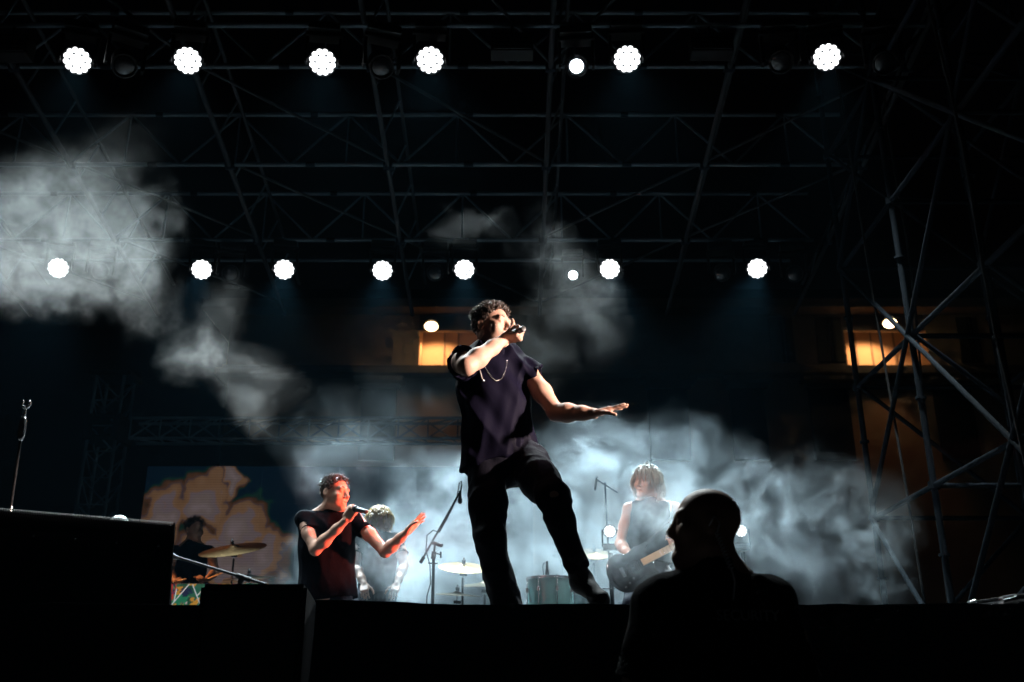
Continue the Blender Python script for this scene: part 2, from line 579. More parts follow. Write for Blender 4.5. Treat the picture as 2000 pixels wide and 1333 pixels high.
# ------------------------------------------------------------------ rear ground-support truss and video wall
def box_truss(t, a, b, half, n, r=.022, rb=.012, up=None):
    """Four chords from a to b with zigzag braces on each face, as children of t."""
    a, b = Vector(a), Vector(b)
    ax = (b - a).normalized()
    u = Vector((0, 1, 0))
    w = ax.cross(u).normalized()
    cor = [(u * sx + w * sy) * half for sx, sy in ((-1, -1), (1, -1), (1, 1), (-1, 1))]
    for c in cor:
        tube('chord', a + c, b + c, r, M_alu, t)
    for i in range(n):
        p0, p1 = a.lerp(b, i / n), a.lerp(b, (i + 1) / n)
        for k in range(4):
            c0, c1 = cor[k], cor[(k + 1) % 4]
            if k % 2 == 0:
                tube('brace', p0 + c0, p1 + c1, rb, M_alu, t, 6)
            else:
                tube('brace', p0 + c1, p1 + c0, rb, M_alu, t, 6)
        tube('brace', p0 + cor[0], p0 + cor[3], rb, M_alu, t, 6)


RT = 13.9
pa, pb = at(262, 842, RT), at(1010, 842, RT)
pb.z = pa.z
t = thing('screen_truss', pa, 'dim box truss spanning above the video wall', 'truss')
box_truss(t, pa, pb, .15, 13)
pt = at(212, 842, RT)
t = thing('truss_tower', (pt.x, RT, STAGE_Z), 'dim upright box truss tower beside the video wall', 'tower')
box_truss(t, (pt.x, RT, STAGE_Z), (pt.x, RT, at(212, 742, RT).z), .20, 11)
ztop = at(212, 742, RT).z
box('top_plate', (pt.x - .30, RT - .25, ztop), (pt.x + .30, RT + .25, ztop + .07), M_black, t, .01)
sl = pt.z
for s in (-1, 1):
    box('sleeve_block', (pt.x + s * .2 - .05, RT - .27, sl - .19), (pt.x + s * .2 + .05, RT + .27, sl + .19), M_black, t, .01)
box('sleeve_block', (pt.x - .149, RT - .27, sl + .12), (pt.x + .149, RT + .27, sl + .19), M_black, t, .01)
box('sleeve_block', (pt.x - .149, RT - .27, sl - .19), (pt.x + .149, RT + .27, sl - .12), M_black, t, .01)

# video wall: tiles with a blurred cloud picture in banded colours
SD = 13.6
s0, s1 = at(289, 911, SD), at(1040, 911, SD)
SX0, SX1, SZ1 = s0.x, s1.x, s0.z
SZ0 = STAGE_Z + .15


def screen_material():
    m, t, p = new_mat('video wall picture')
    N, L = t.nodes, t.links
    g = N.new('ShaderNodeNewGeometry')
    sub = N.new('ShaderNodeVectorMath'); sub.operation = 'SUBTRACT'
    L.new(g.outputs['Position'], sub.inputs[0])
    sub.inputs[1].default_value = (SX0, SD, SZ0)
    nz = N.new('ShaderNodeTexNoise')
    nz.inputs['Scale'].default_value = 1.9
    nz.inputs['Detail'].default_value = 2.5
    nz.inputs['Roughness'].default_value = .55
    L.new(sub.outputs[0], nz.inputs['Vector'])
    nb = N.new('ShaderNodeVectorMath'); nb.operation = 'MULTIPLY_ADD'
    L.new(nz.outputs['Color'], nb.inputs[0])
    nb.inputs[1].default_value = (1.0, 0, 1.0)
    L.new(sub.outputs[0], nb.inputs[2])

    def blob(cx, cz, rx, rz):
        a = N.new('ShaderNodeVectorMath'); a.operation = 'SUBTRACT'
        L.new(nb.outputs[0], a.inputs[0]); a.inputs[1].default_value = (cx + .5, 0, cz + .5)
        b = N.new('ShaderNodeVectorMath'); b.operation = 'MULTIPLY'
        L.new(a.outputs[0], b.inputs[0]); b.inputs[1].default_value = (1 / rx, 0, 1 / rz)
        c = N.new('ShaderNodeVectorMath'); c.operation = 'LENGTH'
        L.new(b.outputs[0], c.inputs[0])
        s = N.new('ShaderNodeMath'); s.operation = 'SUBTRACT'; s.use_clamp = True
        s.inputs[0].default_value = 1.0
        L.new(c.outputs['Value'], s.inputs[1])
        return s.outputs[0]

    tot = None
    for px, py, rx, rz in [(395, 985, 78, 75), (455, 1030, 85, 80), (325, 1000, 62, 72), (520, 1085, 75, 60), (440, 1100, 150, 75), (300, 1060, 60, 70), (452, 940, 26, 24)]:
        c = at(px, py, SD)
        k = 14.6 / LENS_PX
        o = blob(c.x - SX0, c.z - SZ0, rx * k, rz * k)
        if tot is None: tot = o
        else:
            mx = N.new('ShaderNodeMath'); mx.operation = 'MAXIMUM'
            L.new(tot, mx.inputs[0]); L.new(o, mx.inputs[1]); tot = mx.outputs[0]
    n2 = N.new('ShaderNodeTexNoise'); n2.inputs['Scale'].default_value = 3.3; n2.inputs['Detail'].default_value = 2
    L.new(sub.outputs[0], n2.inputs['Vector'])
    ad = N.new('ShaderNodeMath'); ad.operation = 'MULTIPLY_ADD'
    L.new(n2.outputs['Fac'], ad.inputs[0]); ad.inputs[1].default_value = .42; L.new(tot, ad.inputs[2])
    cr = N.new('ShaderNodeValToRGB')
    sc_ = N.new('ShaderNodeMath'); sc_.operation = 'MULTIPLY'; sc_.inputs[1].default_value = .78
    L.new(ad.outputs[0], sc_.inputs[0])
    L.new(sc_.outputs[0], cr.inputs[0])
    E = cr.color_ramp.elements
    E[0].position = 0.0; E[0].color = (0.002, 0.010, 0.022, 1)
    E[1].position = 1.0; E[1].color = (.30, .23, .25, 1)
    for pos, c in [(.262, (.002, .010, .022)), (.285, (.006, .035, .022)), (.33, (.010, .028, .022)), (.345, (.060, .028, .014)), (.42, (.115, .052, .024)), (.435, (.06, .045, .07)),
                   (.475, (.22, .115, .055)), (.60, (.26, .145, .08)), (.63, (.20, .15, .17)), (.75, (.22, .165, .15))]:
        e = E.new(pos); e.color = (*c, 1)
    # led rows
    sep = N.new('ShaderNodeSeparateXYZ'); L.new(sub.outputs[0], sep.inputs[0])
    wv = N.new('ShaderNodeTexWave'); wv.bands_direction = 'Z'; wv.inputs['Scale'].default_value = 9.0; wv.inputs['Distortion'].default_value = 0.4
    L.new(sub.outputs[0], wv.inputs['Vector'])
    mr = N.new('ShaderNodeMapRange'); mr.inputs['To Min'].default_value = .72; mr.inputs['To Max'].default_value = 1.05
    L.new(wv.outputs['Fac'], mr.inputs['Value'])
    L.new(cr.outputs[0], p.inputs['Emission Color'])
    ms = N.new('ShaderNodeMath'); ms.operation = 'MULTIPLY'; ms.inputs[1].default_value = SCREEN_E
    L.new(mr.outputs[0], ms.inputs[0])
    L.new(ms.outputs[0], p.inputs['Emission Strength'])
    p.inputs['Base Color'].default_value = (.008, .008, .009, 1)
    p.inputs['Roughness'].default_value = .7
    return m


M_screen = screen_material()
scr = thing('video_wall', ((SX0 + SX1) / 2, SD, STAGE_Z), 'large video wall showing an orange and lilac cloud on deep blue', 'screen')
cols, rws = 10, 5
tw, th = (SX1 - SX0) / cols, (SZ1 - SZ0) / rws
for i in range(cols):
    for j in range(rws):
        box('panel', (SX0 + i * tw, SD, SZ0 + j * th), (SX0 + (i + 1) * tw - .0015, SD + .06, SZ0 + (j + 1) * th - .0015), M_screen, scr)
box('frame', (SX0, SD + .062, SZ0), (SX1, SD + .12, SZ1), M_black, scr)
box('plinth', (SX0, SD, STAGE_Z), (SX1, SD + .3, SZ0 - .003), M_black, scr)


# splattered panel on the riser front; added emission stands in for light on it
def splatter_material():
    m, t, p = new_mat('glowing paint splatter')
    N, L = t.nodes, t.links
    tc = N.new('ShaderNodeTexCoord')
    n = N.new('ShaderNodeTexNoise'); n.inputs['Scale'].default_value = 9; n.inputs['Detail'].default_value = 3; n.inputs['Distortion'].default_value = 1.6
    L.new(tc.outputs['Object'], n.inputs['Vector'])
    v = N.new('ShaderNodeTexVoronoi'); v.inputs['Scale'].default_value = 15
    mx = N.new('ShaderNodeMix'); mx.data_type = 'VECTOR'; mx.inputs[0].default_value = .16
    L.new(tc.outputs['Object'], mx.inputs[4]); L.new(n.outputs['Color'], mx.inputs[5])
    L.new(mx.outputs[1], v.inputs['Vector'])
    sep = N.new('ShaderNodeSeparateColor'); L.new(v.outputs['Color'], sep.inputs[0])
    cr = N.new('ShaderNodeValToRGB'); cr.color_ramp.interpolation = 'CONSTANT'
    L.new(sep.outputs[0], cr.inputs[0])
    E = cr.color_ramp.elements
    E[0].position = 0; E[0].color = (.01, .06, .035, 1)
    E[1].position = .97; E[1].color = (.3, .28, .25, 1)
    for pos, c in [(.22, (.02, .16, .08)), (.36, (.015, .02, .05)), (.5, (.35, .03, .02)), (.62, (.03, .07, .25)), (.7, (.02, .10, .06)), (.8, (.06, .02, .08)), (.87, (.4, .2, .03))]:
        e = E.new(pos); e.color = (*c, 1)
    L.new(cr.outputs[0], p.inputs['Base Color'])
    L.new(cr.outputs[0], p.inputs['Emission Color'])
    p.inputs['Emission Strength'].default_value = .7  # emission added in place of light falling on the paint
    return m


bp0, bp1 = at(300, 1141, 10.6), at(520, 1190, 10.6)
t = thing('splatter_panel', (bp0.x, 10.6, STAGE_Z), 'paint splattered panel with added glow in red green and blue behind the wedge', 'panel')
box('board', (bp0.x, 10.6, STAGE_Z), (bp1.x, 10.66, bp0.z), splatter_material(), t)
M_linew = emit_mat('glowing white stroke', (.55, .6, .62), .7)  # strokes get the same added glow, no lamp lights them
for a, b in [((333, 1184), (370, 1141)), ((376, 1142), (391, 1180)), ((345, 1150), (340, 1175)), ((384, 1165), (399, 1150))]:
    tube('paint_stroke', at(a[0], a[1], 10.597), at(b[0], b[1], 10.597), .005, M_linew, t, 5)

# ------------------------------------------------------------------ the palace behind the stage
BD = 30.0
M_wall = mat('ochre plaster', (0.52, 0.41, 0.30), 0.9, scale=1.2, vary=.3, bump=0.35, bscale=9)
M_stone = mat('grey travertine trim', (0.22, 0.19, 0.16), 0.85, scale=2, vary=.3, bump=0.3, bscale=14)
M_shutter = mat('dark shutter paint', (0.02, 0.022, 0.02), 0.7, scale=3)
M_pane = mat('dim window glass', (0.10, 0.10, 0.08), 0.25, scale=2)
M_sodium = emit_mat('sodium flood lamp', (1.0, .68, .36), 9.0)
zc_, ze_ = at(1000, 713, BD - .42).z, at(1000, 645, BD + 1.0).z
bl = thing('building', (6, BD, 0), 'tall ochre building with lamp lit loggia bays rising behind the stage', 'building')


def bx(px, d=BD): return at(px, 680, d).x


BL, BR = -9.0, 22.0
box('wall', (BL, BD, 0), (BR, BD + 4, zc_ - .30), M_wall, bl)
box('cornice', (BL - .3, BD - .50, zc_ - .30), (BR + .3, BD + 4, zc_ - .12), M_stone, bl, .03)
box('cornice', (BL - .1, BD - .42, zc_ - .12), (BR + .1, BD + 4, zc_), M_stone, bl, .02)
# the attic: recessed bays between piers
bays = [(bx(818, BD - .35), bx(960, BD - .35)), (bx(1652, BD - .35), bx(1812, BD - .35))]
edges = [BL] + [x for b in bays for x in b] + [BR]
for i in range(0, len(edges), 2):
    box('pier', (edges[i], BD - .35, zc_ + .002), (edges[i + 1], BD + 4, ze_), M_stone if i == 2 else M_wall, bl)
zl_ = at(1000, 646, BD - .34).z
for b0, b1 in bays:
    box('lintel', (b0 + .002, BD - .34, zl_), (b1 - .002, BD - .15, ze_ - .002), M_stone, bl)  # added to hide the eave underside, which the bay light brightens
    box('bay_wall', (b0, BD + 1.0, zc_ + .002), (b1, BD + 1.4, ze_), M_wall, bl)
    for x in (b0 + (b1 - b0) * .30, b0 + (b1 - b0) * .5, b0 + (b1 - b0) * .79):
        box('pilaster', (x, BD + .94, zc_ + .004), (x + .05, BD + .999, ze_ - .003), M_stone, bl)
box('eave', (BL - .8, BD - 1.0, ze_ + .002), (BR + .8, BD + 4.5, ze_ + .32), M_stone, bl, .04)
box('roof', (BL - .6, BD - .8, ze_ + .33), (BR + .6, BD + 4.5, ze_ + .7), M_shutter, bl)
# attic windows and the tall hooded windows below
for px0, px1 in [(1590, 1640), (1500, 1545), (1865, 1905)]:
    w = box('window', (bx(px0), BD - .39, zc_ + .1), (bx(px1), BD - .352, ze_ - .1), M_pane, bl)
    for f in (.45, .62):
        box('mullion', (bx(px0) + (bx(px1) - bx(px0)) * f, BD - .42, zc_ + .1), (bx(px0) + (bx(px1) - bx(px0)) * f + .07, BD - .391, ze_ - .1), M_shutter, w)
for px0, px1 in [(1575, 1665), (1820, 1905), (1260, 1350), (1420, 1500), (700, 780), (905, 985)]:
    x0, x1 = at(px0, 800, BD).x, at(px1, 800, BD).x
    zt, zb = at(1000, 762, BD).z, at(1000, 900, BD).z
    w = box('window', (x0 + .1, BD - .10, zb), (x1 - .1, BD - .002, zt), M_shutter, bl)
    box('frame', (x0, BD - .20, zt + .003), (x1, BD - .003, zt + .16), M_stone, w)
    box('hood', (x0 - .15, BD - .55, zt + .163), (x1 + .15, BD - .004, zt + .30), M_stone, w)
for px, py, lab in [(843, 634, 'dazzling sodium flood lamp above the bay seen behind the singer'), (1736, 628, 'dazzling sodium flood lamp above the bay seen through the scaffold')]:
    p = at(px, py, BD - 1.4)
    t = thing('flood_lamp', p, lab, 'flood lamp')
    bmx = bmesh.new()
    bm_lathe(bmx, [(0, .10), (.12, .09), (.20, .03), (.22, -.02), (.20, -.03), (0, -.03)], 18, Matrix.Rotation(math.radians(-35), 4, 'X'))
    o = from_bm('housing', bmx, M_black, t, True, Matrix.Translation(p))
    bmx = bmesh.new()
    bmesh.ops.create_uvsphere(bmx, u_segments=14, v_segments=8, radius=.21)
    for v in bmx.verts: v.co.z *= .68
    link('bulb', (lambda me: (bmx.to_mesh(me), bmx.free(), me)[-1])(bpy.data.meshes.new('bulb')), M_sodium, t, Matrix.Translation(p + Vector((0, -.06, -.09))), True)
    tube('bracket', p + Vector((0, .02, .05)), Vector((p.x, BD - .342, zl_ + .25)), .03, M_black, t)
    spot('spill_lamp', p + Vector((0, .1, -.2)), p + Vector((0, .5, -2.6)), SODIUM_W * .13, 56, (1.0, .42, .14), .1, .6, t)
    spot('bay_fill_spot', Vector((p.x, BD - .05, zl_ - .06)), Vector((p.x, BD + .9, zl_ - 1.2)), SODIUM_W, 125, (1.0, .45, .17), .06, .5, t)  # unseen spot added inside the bay, apart from the visible bulb

# ------------------------------------------------------------------ loudspeakers
M_grille = mat('black perforated steel', (0.012, 0.014, 0.017), 0.5, 0.2, vary=.2, **{'Specular IOR Level': .3})


def place_box(name, corners_px, d0, d1, z0, parent, m, bevel=.02):
    (x0, y0), (x1, y1) = corners_px
    a, b = at(x0, y0, d0), at(x1, y1, d0)
    return box(name, (a.x, d0, z0), (b.x, d1, max(a.z, b.z)), m, parent, bevel)


# long wedge on the stage edge at the left, its grille rim catching the light
wl, wr = at(-160, 985, 4.95), at(344, 1024, 4.95)
t = thing('stage_loudspeaker', (wr.x - .9, 4.95, STAGE_Z), 'long black loudspeaker with perforated steel grille lying on the stage edge', 'loudspeaker')
bm = bmesh.new()
lx = at(-260, 1100, 4.92).x
rx_b, rx_t = at(330, 1186, 4.9).x, wr.x
zl, zr = at(-260, 978, 4.95).z, wr.z
vs = [(lx, 4.90, STAGE_Z), (rx_b, 4.90, STAGE_Z), (rx_t, 4.95, zr), (lx, 4.95, zl),
      (lx, 5.45, STAGE_Z), (rx_b - .16, 5.45, STAGE_Z), (rx_t - .15, 5.35, zr - .03), (lx, 5.35, zl - .03)]
V = [bm.verts.new(v) for v in vs]
for f in ((0, 1, 2, 3), (5, 4, 7, 6), (3, 2, 6, 7), (1, 5, 6, 2), (4, 0, 3, 7), (4, 5, 1, 0)):
    bm.faces.new([V[i] for i in f])
bmesh.ops.bevel(bm, geom=list(bm.edges), offset=.012, segments=2, affect='EDGES')
from_bm('cabinet', bm, M_cab, t)
# grille: bars of a honeycomb band along the top and a plain front sheet
top_a, top_b = Vector((lx, 4.93, zl)), Vector((rx_t - .012, 4.93, zr))
bm = bmesh.new()
nh = 120
Lg = (top_b - top_a).length
for row in range(6):
    for i in range(nh):
        f = (i + (.5 if row % 2 else 0)) / nh
        th = math.radians(80 - row * 22)
        nrm_ = Vector((0, -math.cos(th), math.sin(th)))
        tan_ = Vector((0, math.sin(th), math.cos(th)))
        c = top_a.lerp(top_b, f) + Vector((0, .016, -.028)) + nrm_ * .034
        r = .0098
        ring = [c + Vector((r * math.cos(k * math.pi / 3 + math.pi / 6), 0, 0)) + tan_ * (r * math.sin(k * math.pi / 3 + math.pi / 6)) for k in range(6)]
        r2 = .0066
        ring2 = [c + Vector((r2 * math.cos(k * math.pi / 3 + math.pi / 6), 0, 0)) + tan_ * (r2 * math.sin(k * math.pi / 3 + math.pi / 6)) + nrm_ * .002 for k in range(6)]
        a = [bm.verts.new(p) for p in ring]
        b = [bm.verts.new(p) for p in ring2]
        for k in range(6):
            bm.faces.new((a[k], a[(k + 1) % 6], b[(k + 1) % 6], b[k]))
gr = from_bm('grille', bm, M_grille, t)
gr['kind'] = 'stuff'
tube('trim', (rx_t - .004, 4.935, zr + .002), (rx_b + .0, 4.895, STAGE_Z + .02), .006, M_grille, t, 6)
for i in range(4):
    c = top_a.lerp(top_b, .55 + i * .14)
    lathe('screw', [(0, .004), (.006, .003), (.007, 0), (.007, -.002)], M_chrome, t, 10, Matrix.Translation(c + Vector((0, -.034, -.12))) @ Matrix.Rotation(math.radians(90), 4, 'X'))

# subwoofer standing in the pit against the stage front
a, b = at(391, 1146, 4.05), at(600, 1140, 4.05)
t = thing('subwoofer', ((a.x + b.x) / 2, 4.05, 0), 'tall square black subwoofer standing against the stage front', 'loudspeaker')
bm = bmesh.new()
bvs = bm_box(bm, (a.x, 4.05, 0), (b.x, 4.66, b.z))
for v in bvs:
    if v.co.y > 4.3 and v.co.x > (a.x + b.x) / 2: v.co.x -= .075
bmesh.ops.bevel(bm, geom=list(bm.edges), offset=.014, segments=2, affect='EDGES')
from_bm('cabinet', bm, M_cab, t)
box('grille', (a.x + .03, 4.038, .08), (b.x - .03, 4.048, b.z - .03), M_black, t, .004)

# pale dome of unidentified kind peeping over the wedge
p = at(233, 1021, 8.6)
t = thing('pale_dome', (p.x, 8.6, STAGE_Z), 'small pale dome showing just above the long loudspeaker', 'dome')
M_dome = mat('pale satin enamel', (.75, .70, .62), .35)
lathe('dome', [(0, .085), (.045, .072), (.075, .04), (.085, 0), (.08, -.05), (0, -.05)], M_dome, t, 20, Matrix.Translation((p.x, 8.6, p.z - .02)))
tube('post', (p.x, 8.6, STAGE_Z), (p.x, 8.6, p.z - .06), .03, M_black, t)

# ------------------------------------------------------------------ microphone stands
mb, mt_ = at(20, 1010, 5.7), at(49, 800, 5.7)
base = Vector((mb.x - .03, 5.75, STAGE_Z))
t = thing('microphone_stand', base, 'straight empty microphone stand with chrome grip and open clip', 'microphone stand')
lathe('base', [(0, .03), (.03, .028), (.12, .015), (.13, 0), (0, 0)], M_black, t, 24, Matrix.Translation(base))
dirn = (mt_ - mb).normalized()
g0, g1 = at(41, 858, 5.7), at(46, 818, 5.7)
tube('pole', base, at(20, 1000, 5.7), .013, M_black, t)
tube('collar', at(19.5, 1003, 5.7), at(21.5, 990, 5.7), .014, M_chrome, t)
tube('pole', at(20, 1000, 5.7), at(41, 856, 5.7), .0085, M_black, t)
sweep('grip', [at(40.5, 862, 5.7), at(40.7, 857, 5.7), at(42, 850, 5.7), at(44.5, 832, 5.7), at(46.5, 820, 5.7), at(47, 814, 5.7)], [.008, .017, .022, .021, .018, .011], M_chrome, t, 14)
sweep('clip_neck', [at(47, 815, 5.7), at(48.5, 806, 5.7), at(49.5, 798, 5.7)], [.009, .011, .008], M_chrome, t, 10)
cc = at(51, 790, 5.7)
for s, a0, a1 in ((-1, 200, 300), (1, -20, 80)):
    pts = []
    for k in range(9):
        a = math.radians(270 + s * (8 + k * 17))
        pts.append(cc + Vector((math.cos(a) * .024, 0, math.sin(a) * .024 + .004)))
    sweep('clip_jaw', pts, [.009, .0095, .0095, .009, .009, .009, .008, .008, .006], M_chrome, t, 8)


def mic_head(t, tip, direction, r=.022, m1=None, body=.14):
    d = Vector(direction).normalized()
    q = d.to_track_quat('Z', 'Y').to_matrix().to_4x4()
    mm = Matrix.Translation(tip) @ q
    lathe('microphone', [(0, 0), (r * .7, -.006), (r, -.022), (r * .95, -.04), (r * .75, -.052), (r * .62, -.06), (r * .55, -.06 - body), (r * .4, -.065 - body), (0, -.066 - body)], M_blackp, t, 16, mm)


# tall boom stand behind the singer
D = 8.5
foot = at(845, 1200, D); foot.z = STAGE_Z
t = thing('boom_microphone_stand', foot, 'tall boom microphone stand in the smoke with its microphone hanging down', 'microphone stand')
for k in range(3):
    a = k * 2.09 + .4
    tube('leg', foot + Vector((0, 0, .16)), foot + Vector((.3 * math.cos(a), .3 * math.sin(a), .01)), .009, M_black, t)
tube('pole', foot + Vector((0, 0, .05)), at(847, 1085, D), .014, M_black, t)
tube('pole', at(847, 1086, D), at(850, 1060, D), .010, M_black, t)
tube('clutch', at(846, 1092, D), at(848, 1078, D), .021, M_black, t)
tube('clutch', at(844, 1060, D), at(863, 1066, D - .05), .017, M_black, t)
tube('boom', at(822, 1098, D), at(897, 964, D), .0095, M_black, t)
tube('counterweight', at(821, 1100, D), at(828, 1088, D), .016, M_black, t)
tube('knob', at(848, 1080, D - .02), at(862, 1084, D - .04), .006, M_black, t)
tube('knob', at(861, 1078, D - .04), at(861, 1090, D - .04), .008, M_black, t)
tube('knob', at(836, 1100, D), at(855, 1101, D), .006, M_black, t)
mic_head(t, at(898.5, 985, D), at(898.5, 985, D) - at(899, 960, D), .021, body=.05)
pts = [at(899, 962, D), at(902, 948, D), at(901, 940, D), at(897, 944, D), at(892, 975, D), at(872, 1015, D), at(858, 1040, D), at(846, 1036, D), at(834, 1046, D), at(832, 1075, D), at(840, 1105, D), at(841, 1140, D), at(834, 1165, D), at(833, 1195, D)]
sweep('cable', pts, .0055, M_rubber, t, 6)

# short boom stand between wedge and subwoofer
D = 6.4
foot = at(455, 1210, D); foot.z = STAGE_Z
t = thing('boom_microphone_stand', foot, 'short boom stand slanting out behind the square subwoofer', 'microphone stand')
tube('pole', foot, at(470, 1130, D), .013, M_black, t)
tube('boom', at(337, 1086, D), at(520, 1142, D), .009, M_black, t)
tube('clutch', at(462, 1124, D), at(490, 1134, D), .016, M_black, t)
tube('clutch', at(468, 1140, D), at(476, 1126, D), .018, M_black, t)
lathe('base', [(0, .03), (.03, .028), (.12, .015), (.13, 0), (0, 0)], M_black, t, 24, Matrix.Translation(foot))
mic_head(t, at(326, 1083, D), at(326, 1083, D) - at(345, 1089, D), .02, body=.02)

# ------------------------------------------------------------------ drums and cymbals
M_bronze = mat('cymbal bronze', (0.30, 0.19, 0.085), 0.42, 1.0, vary=.18, scale=20, rvary=.08)
M_bronze_dk = mat('dark cymbal bronze', (0.22, 0.17, 0.11), 0.35, 1.0, vary=.25, scale=18)
M_mint = mat('mint lacquer shell', (0.22, 0.42, 0.40), 0.22, 0.0, vary=.12)
M_skin_d = mat('drum head film', (.72, .72, .70), .5)


def cymbal_stand(center, r, tilt, m, label, px_tilt_axis=0.0, dome=.18, foot_off=(0, 0)):
    c = Vector(center)
    f = Vector((c.x + foot_off[0], c.y + foot_off[1], STAGE_Z))
    t = thing('cymbal_stand', f, label, 'cymbal')
    mm = Matrix.Translation(c) @ Matrix.Rotation(px_tilt_axis, 4, 'Y') @ Matrix.Rotation(tilt, 4, 'X')
    h = r * .16
    cy_ = lathe('cymbal', [(.006, h), (r * .08, h * .97), (r * .17, h * .72), (r * .2, h * .58), (r * .5, h * .33), (r * .8, h * .1), (r, 0), (r, -.002), (r * .8, h * .1 - .004), (r * .2, h * .58 - .004), (.006, h - .005)], m, t, 40, mm)
    up = mm.to_3x3() @ Vector((0, 0, 1))
    tube('felt', c + up * (h + .003), c + up * (h + .035), .019, M_black, cy_)
    tube('wing_nut', c + up * (h + .035), c + up * (h + .06), .011, M_chrome, cy_)
    tube('rod', c + up * (h + .05), c - up * .10, .005, M_chrome, t)
    tube('tilter', c - up * .06 + Vector((-.03, 0, 0)), c - up * .06 + Vector((.04, 0, -.005)), .016, M_black, t)
    k = c - up * .10
    tube('pole', k, (f.x, f.y, STAGE_Z + .3), .011, M_black, t)
    tube('collar', k.lerp(f, .35), k.lerp(f, .40), .020, M_black, t)
    for i in range(3):
        a = i * 2.09 + .2
        tube('leg', f + Vector((0, 0, .33)), f + Vector((.28 * math.cos(a), .28 * math.sin(a), .01)), .009, M_chrome, t)
    return t


k12 = 12.2 / LENS_PX
cymbal_stand(at(455, 1074, 10.9), 62 * 11.3 / LENS_PX, math.radians(20), M_bronze, 'tilted orange glowing cymbal in front of the video wall', math.radians(-6), foot_off=(0.0, .05))
cymbal_stand(at(487, 1130, 10.8), 48 * 11.2 / LENS_PX, math.radians(10), M_bronze_dk, 'low flat cymbal below the orange glowing one', math.radians(-3))
cymbal_stand(at(905, 1109, 9.6), 46 * 10.0 / LENS_PX, math.radians(20), M_bronze, 'pale gold cymbal in the smoke beside the tall boom stand', math.radians(4))
cymbal_stand(at(893, 1163, 9.5), 46 * 9.9 / LENS_PX, math.radians(6), M_bronze_dk, 'dark flat cymbal under the pale gold one', math.radians(3))
cymbal_stand(at(946, 1142, 9.9), 42 * 10.2 / LENS_PX, math.radians(12), M_bronze_dk, 'dark cymbal half hidden behind the singer trouser leg', math.radians(-3))
cymbal_stand(at(1160, 1082, 10.4), 30 * 10.8 / LENS_PX, math.radians(28), M_bronze, 'faint cymbal in bright smoke between singer and guitarist', math.radians(2))
cymbal_stand(at(1098, 1085, 10.6), 20 * 11 / LENS_PX, math.radians(22), M_bronze_dk, 'small dark cymbal peeping out by the singer knee', math.radians(0))


def drum(center, r, h, m, label, name='drum', lugs=8, tilt=0.0):
    c = Vector(center)
    t = thing(name, (c.x, c.y, STAGE_Z), label, 'drum')
    mm = Matrix.Translation(c) @ Matrix.Rotation(tilt, 4, 'X')
    sh_ = lathe('shell', [(r, -h), (r, 0), (r * .98, 0), (r * .98, -h)], m, t, 32, mm)
    for z in (0, -h):
        lathe('hoop', [(r * .99, z - .012), (r + .016, z - .012), (r + .018, z + .012), (r + .006, z + .014), (r * .99, z + .006)], M_chrome, t, 32, mm)
    lathe('drum_head', [(0, .003), (r * .985, .002), (r * .985, -.002), (0, -.001)], M_skin_d, t, 32, mm)
    lathe('drum_head', [(0, -h - .003), (r * .985, -h - .002), (r * .985, -h + .002), (0, -h + .001)], M_skin_d, t, 32, mm)
    for i in range(lugs):
        a = 2 * math.pi * (i + .3) / lugs
        e = Vector((math.cos(a) * (r + .014), math.sin(a) * (r + .014), 0))
        tube('tension_rod', mm @ (e + Vector((0, 0, .02))), mm @ (e + Vector((0, 0, -h - .015))), .005, M_chrome, sh_, 6)
        bq = mm @ (e + Vector((0, 0, -h * .35)))
        box('lug', bq - Vector((.013, .013, .022)), bq + Vector((.013, .013, .022)), M_chrome, sh_, .005)
    for i in range(3):
        a = 2 * math.pi * i / 3 + .5
        e = Vector((math.cos(a) * r * .8, math.sin(a) * r * .8, -h * .9))
        tube('leg', mm @ e, (c.x + math.cos(a) * r * 1.1, c.y + math.sin(a) * r * 1.1, STAGE_Z + .005), .009, M_chrome, t)
    return t


t = drum(at(1075, 1132, 9.3), .205, .30, M_mint, 'mint green drum with chrome hoops in the smoke behind the singer legs')
mic_head(t, at(1069, 1126, 9.15), Vector((0, .1, -1)), .02, body=.07)
sweep('cable', [at(1069, 1108, 9.15), at(1068, 1100, 9.15), at(1063, 1099, 9.15), at(1060, 1106, 9.15), at(1062, 1125, 9.15), at(1058, 1150, 9.2)], .004, M_rubber, t, 6)
drum(at(1135, 1150, 9.8), .16, .22, mat('pale grey lacquer', (.35, .36, .37), .3), 'pale grey drum behind the mint green one')
drum(at(372, 1146, 10.95), .17, .14, M_chrome, 'shallow chrome drum in front of the seated drummer')

# hanging mic with bright fittings in the upper smoke
p = at(1165, 945, 9.5)
t = thing('boom_microphone_stand', (p.x + .15, 9.9, STAGE_Z), 'thin overhead microphone stand lost in the smoke beside the guitarist head', 'microphone stand')
tube('pole', (p.x + .15, 9.9, STAGE_Z), (p.x + .12, 9.9, p.z + .1), .009, M_steel, t)
tube('boom', (p.x + .25, 10.0, p.z + .02), (p.x, 9.5, p.z + .04), .007, M_steel, t)
tube('microphone', at(1166, 932, 9.5), at(1162, 958, 9.5), .011, M_chrome, t)

# ------------------------------------------------------------------ distance-field modelling for bodies and clothes
def _v(a): return np.array(a, dtype=np.float64)


def frame(L=None, F=None, U=None):
    """Rows: person's side (left), forward and up as unit vectors."""
    if F is not None:
        f = _v(F); f = f / np.linalg.norm(f)
        u = _v(U if U is not None else (0, 0, 1)); u = u - f * u.dot(f); u /= np.linalg.norm(u)
        l = np.cross(u, f)
    else:
        l = _v(L); l = l / np.linalg.norm(l)
        u = _v(U); u = u - l * u.dot(l); u /= np.linalg.norm(u)
        f = np.cross(l, u)
    return np.array([l, f, u])


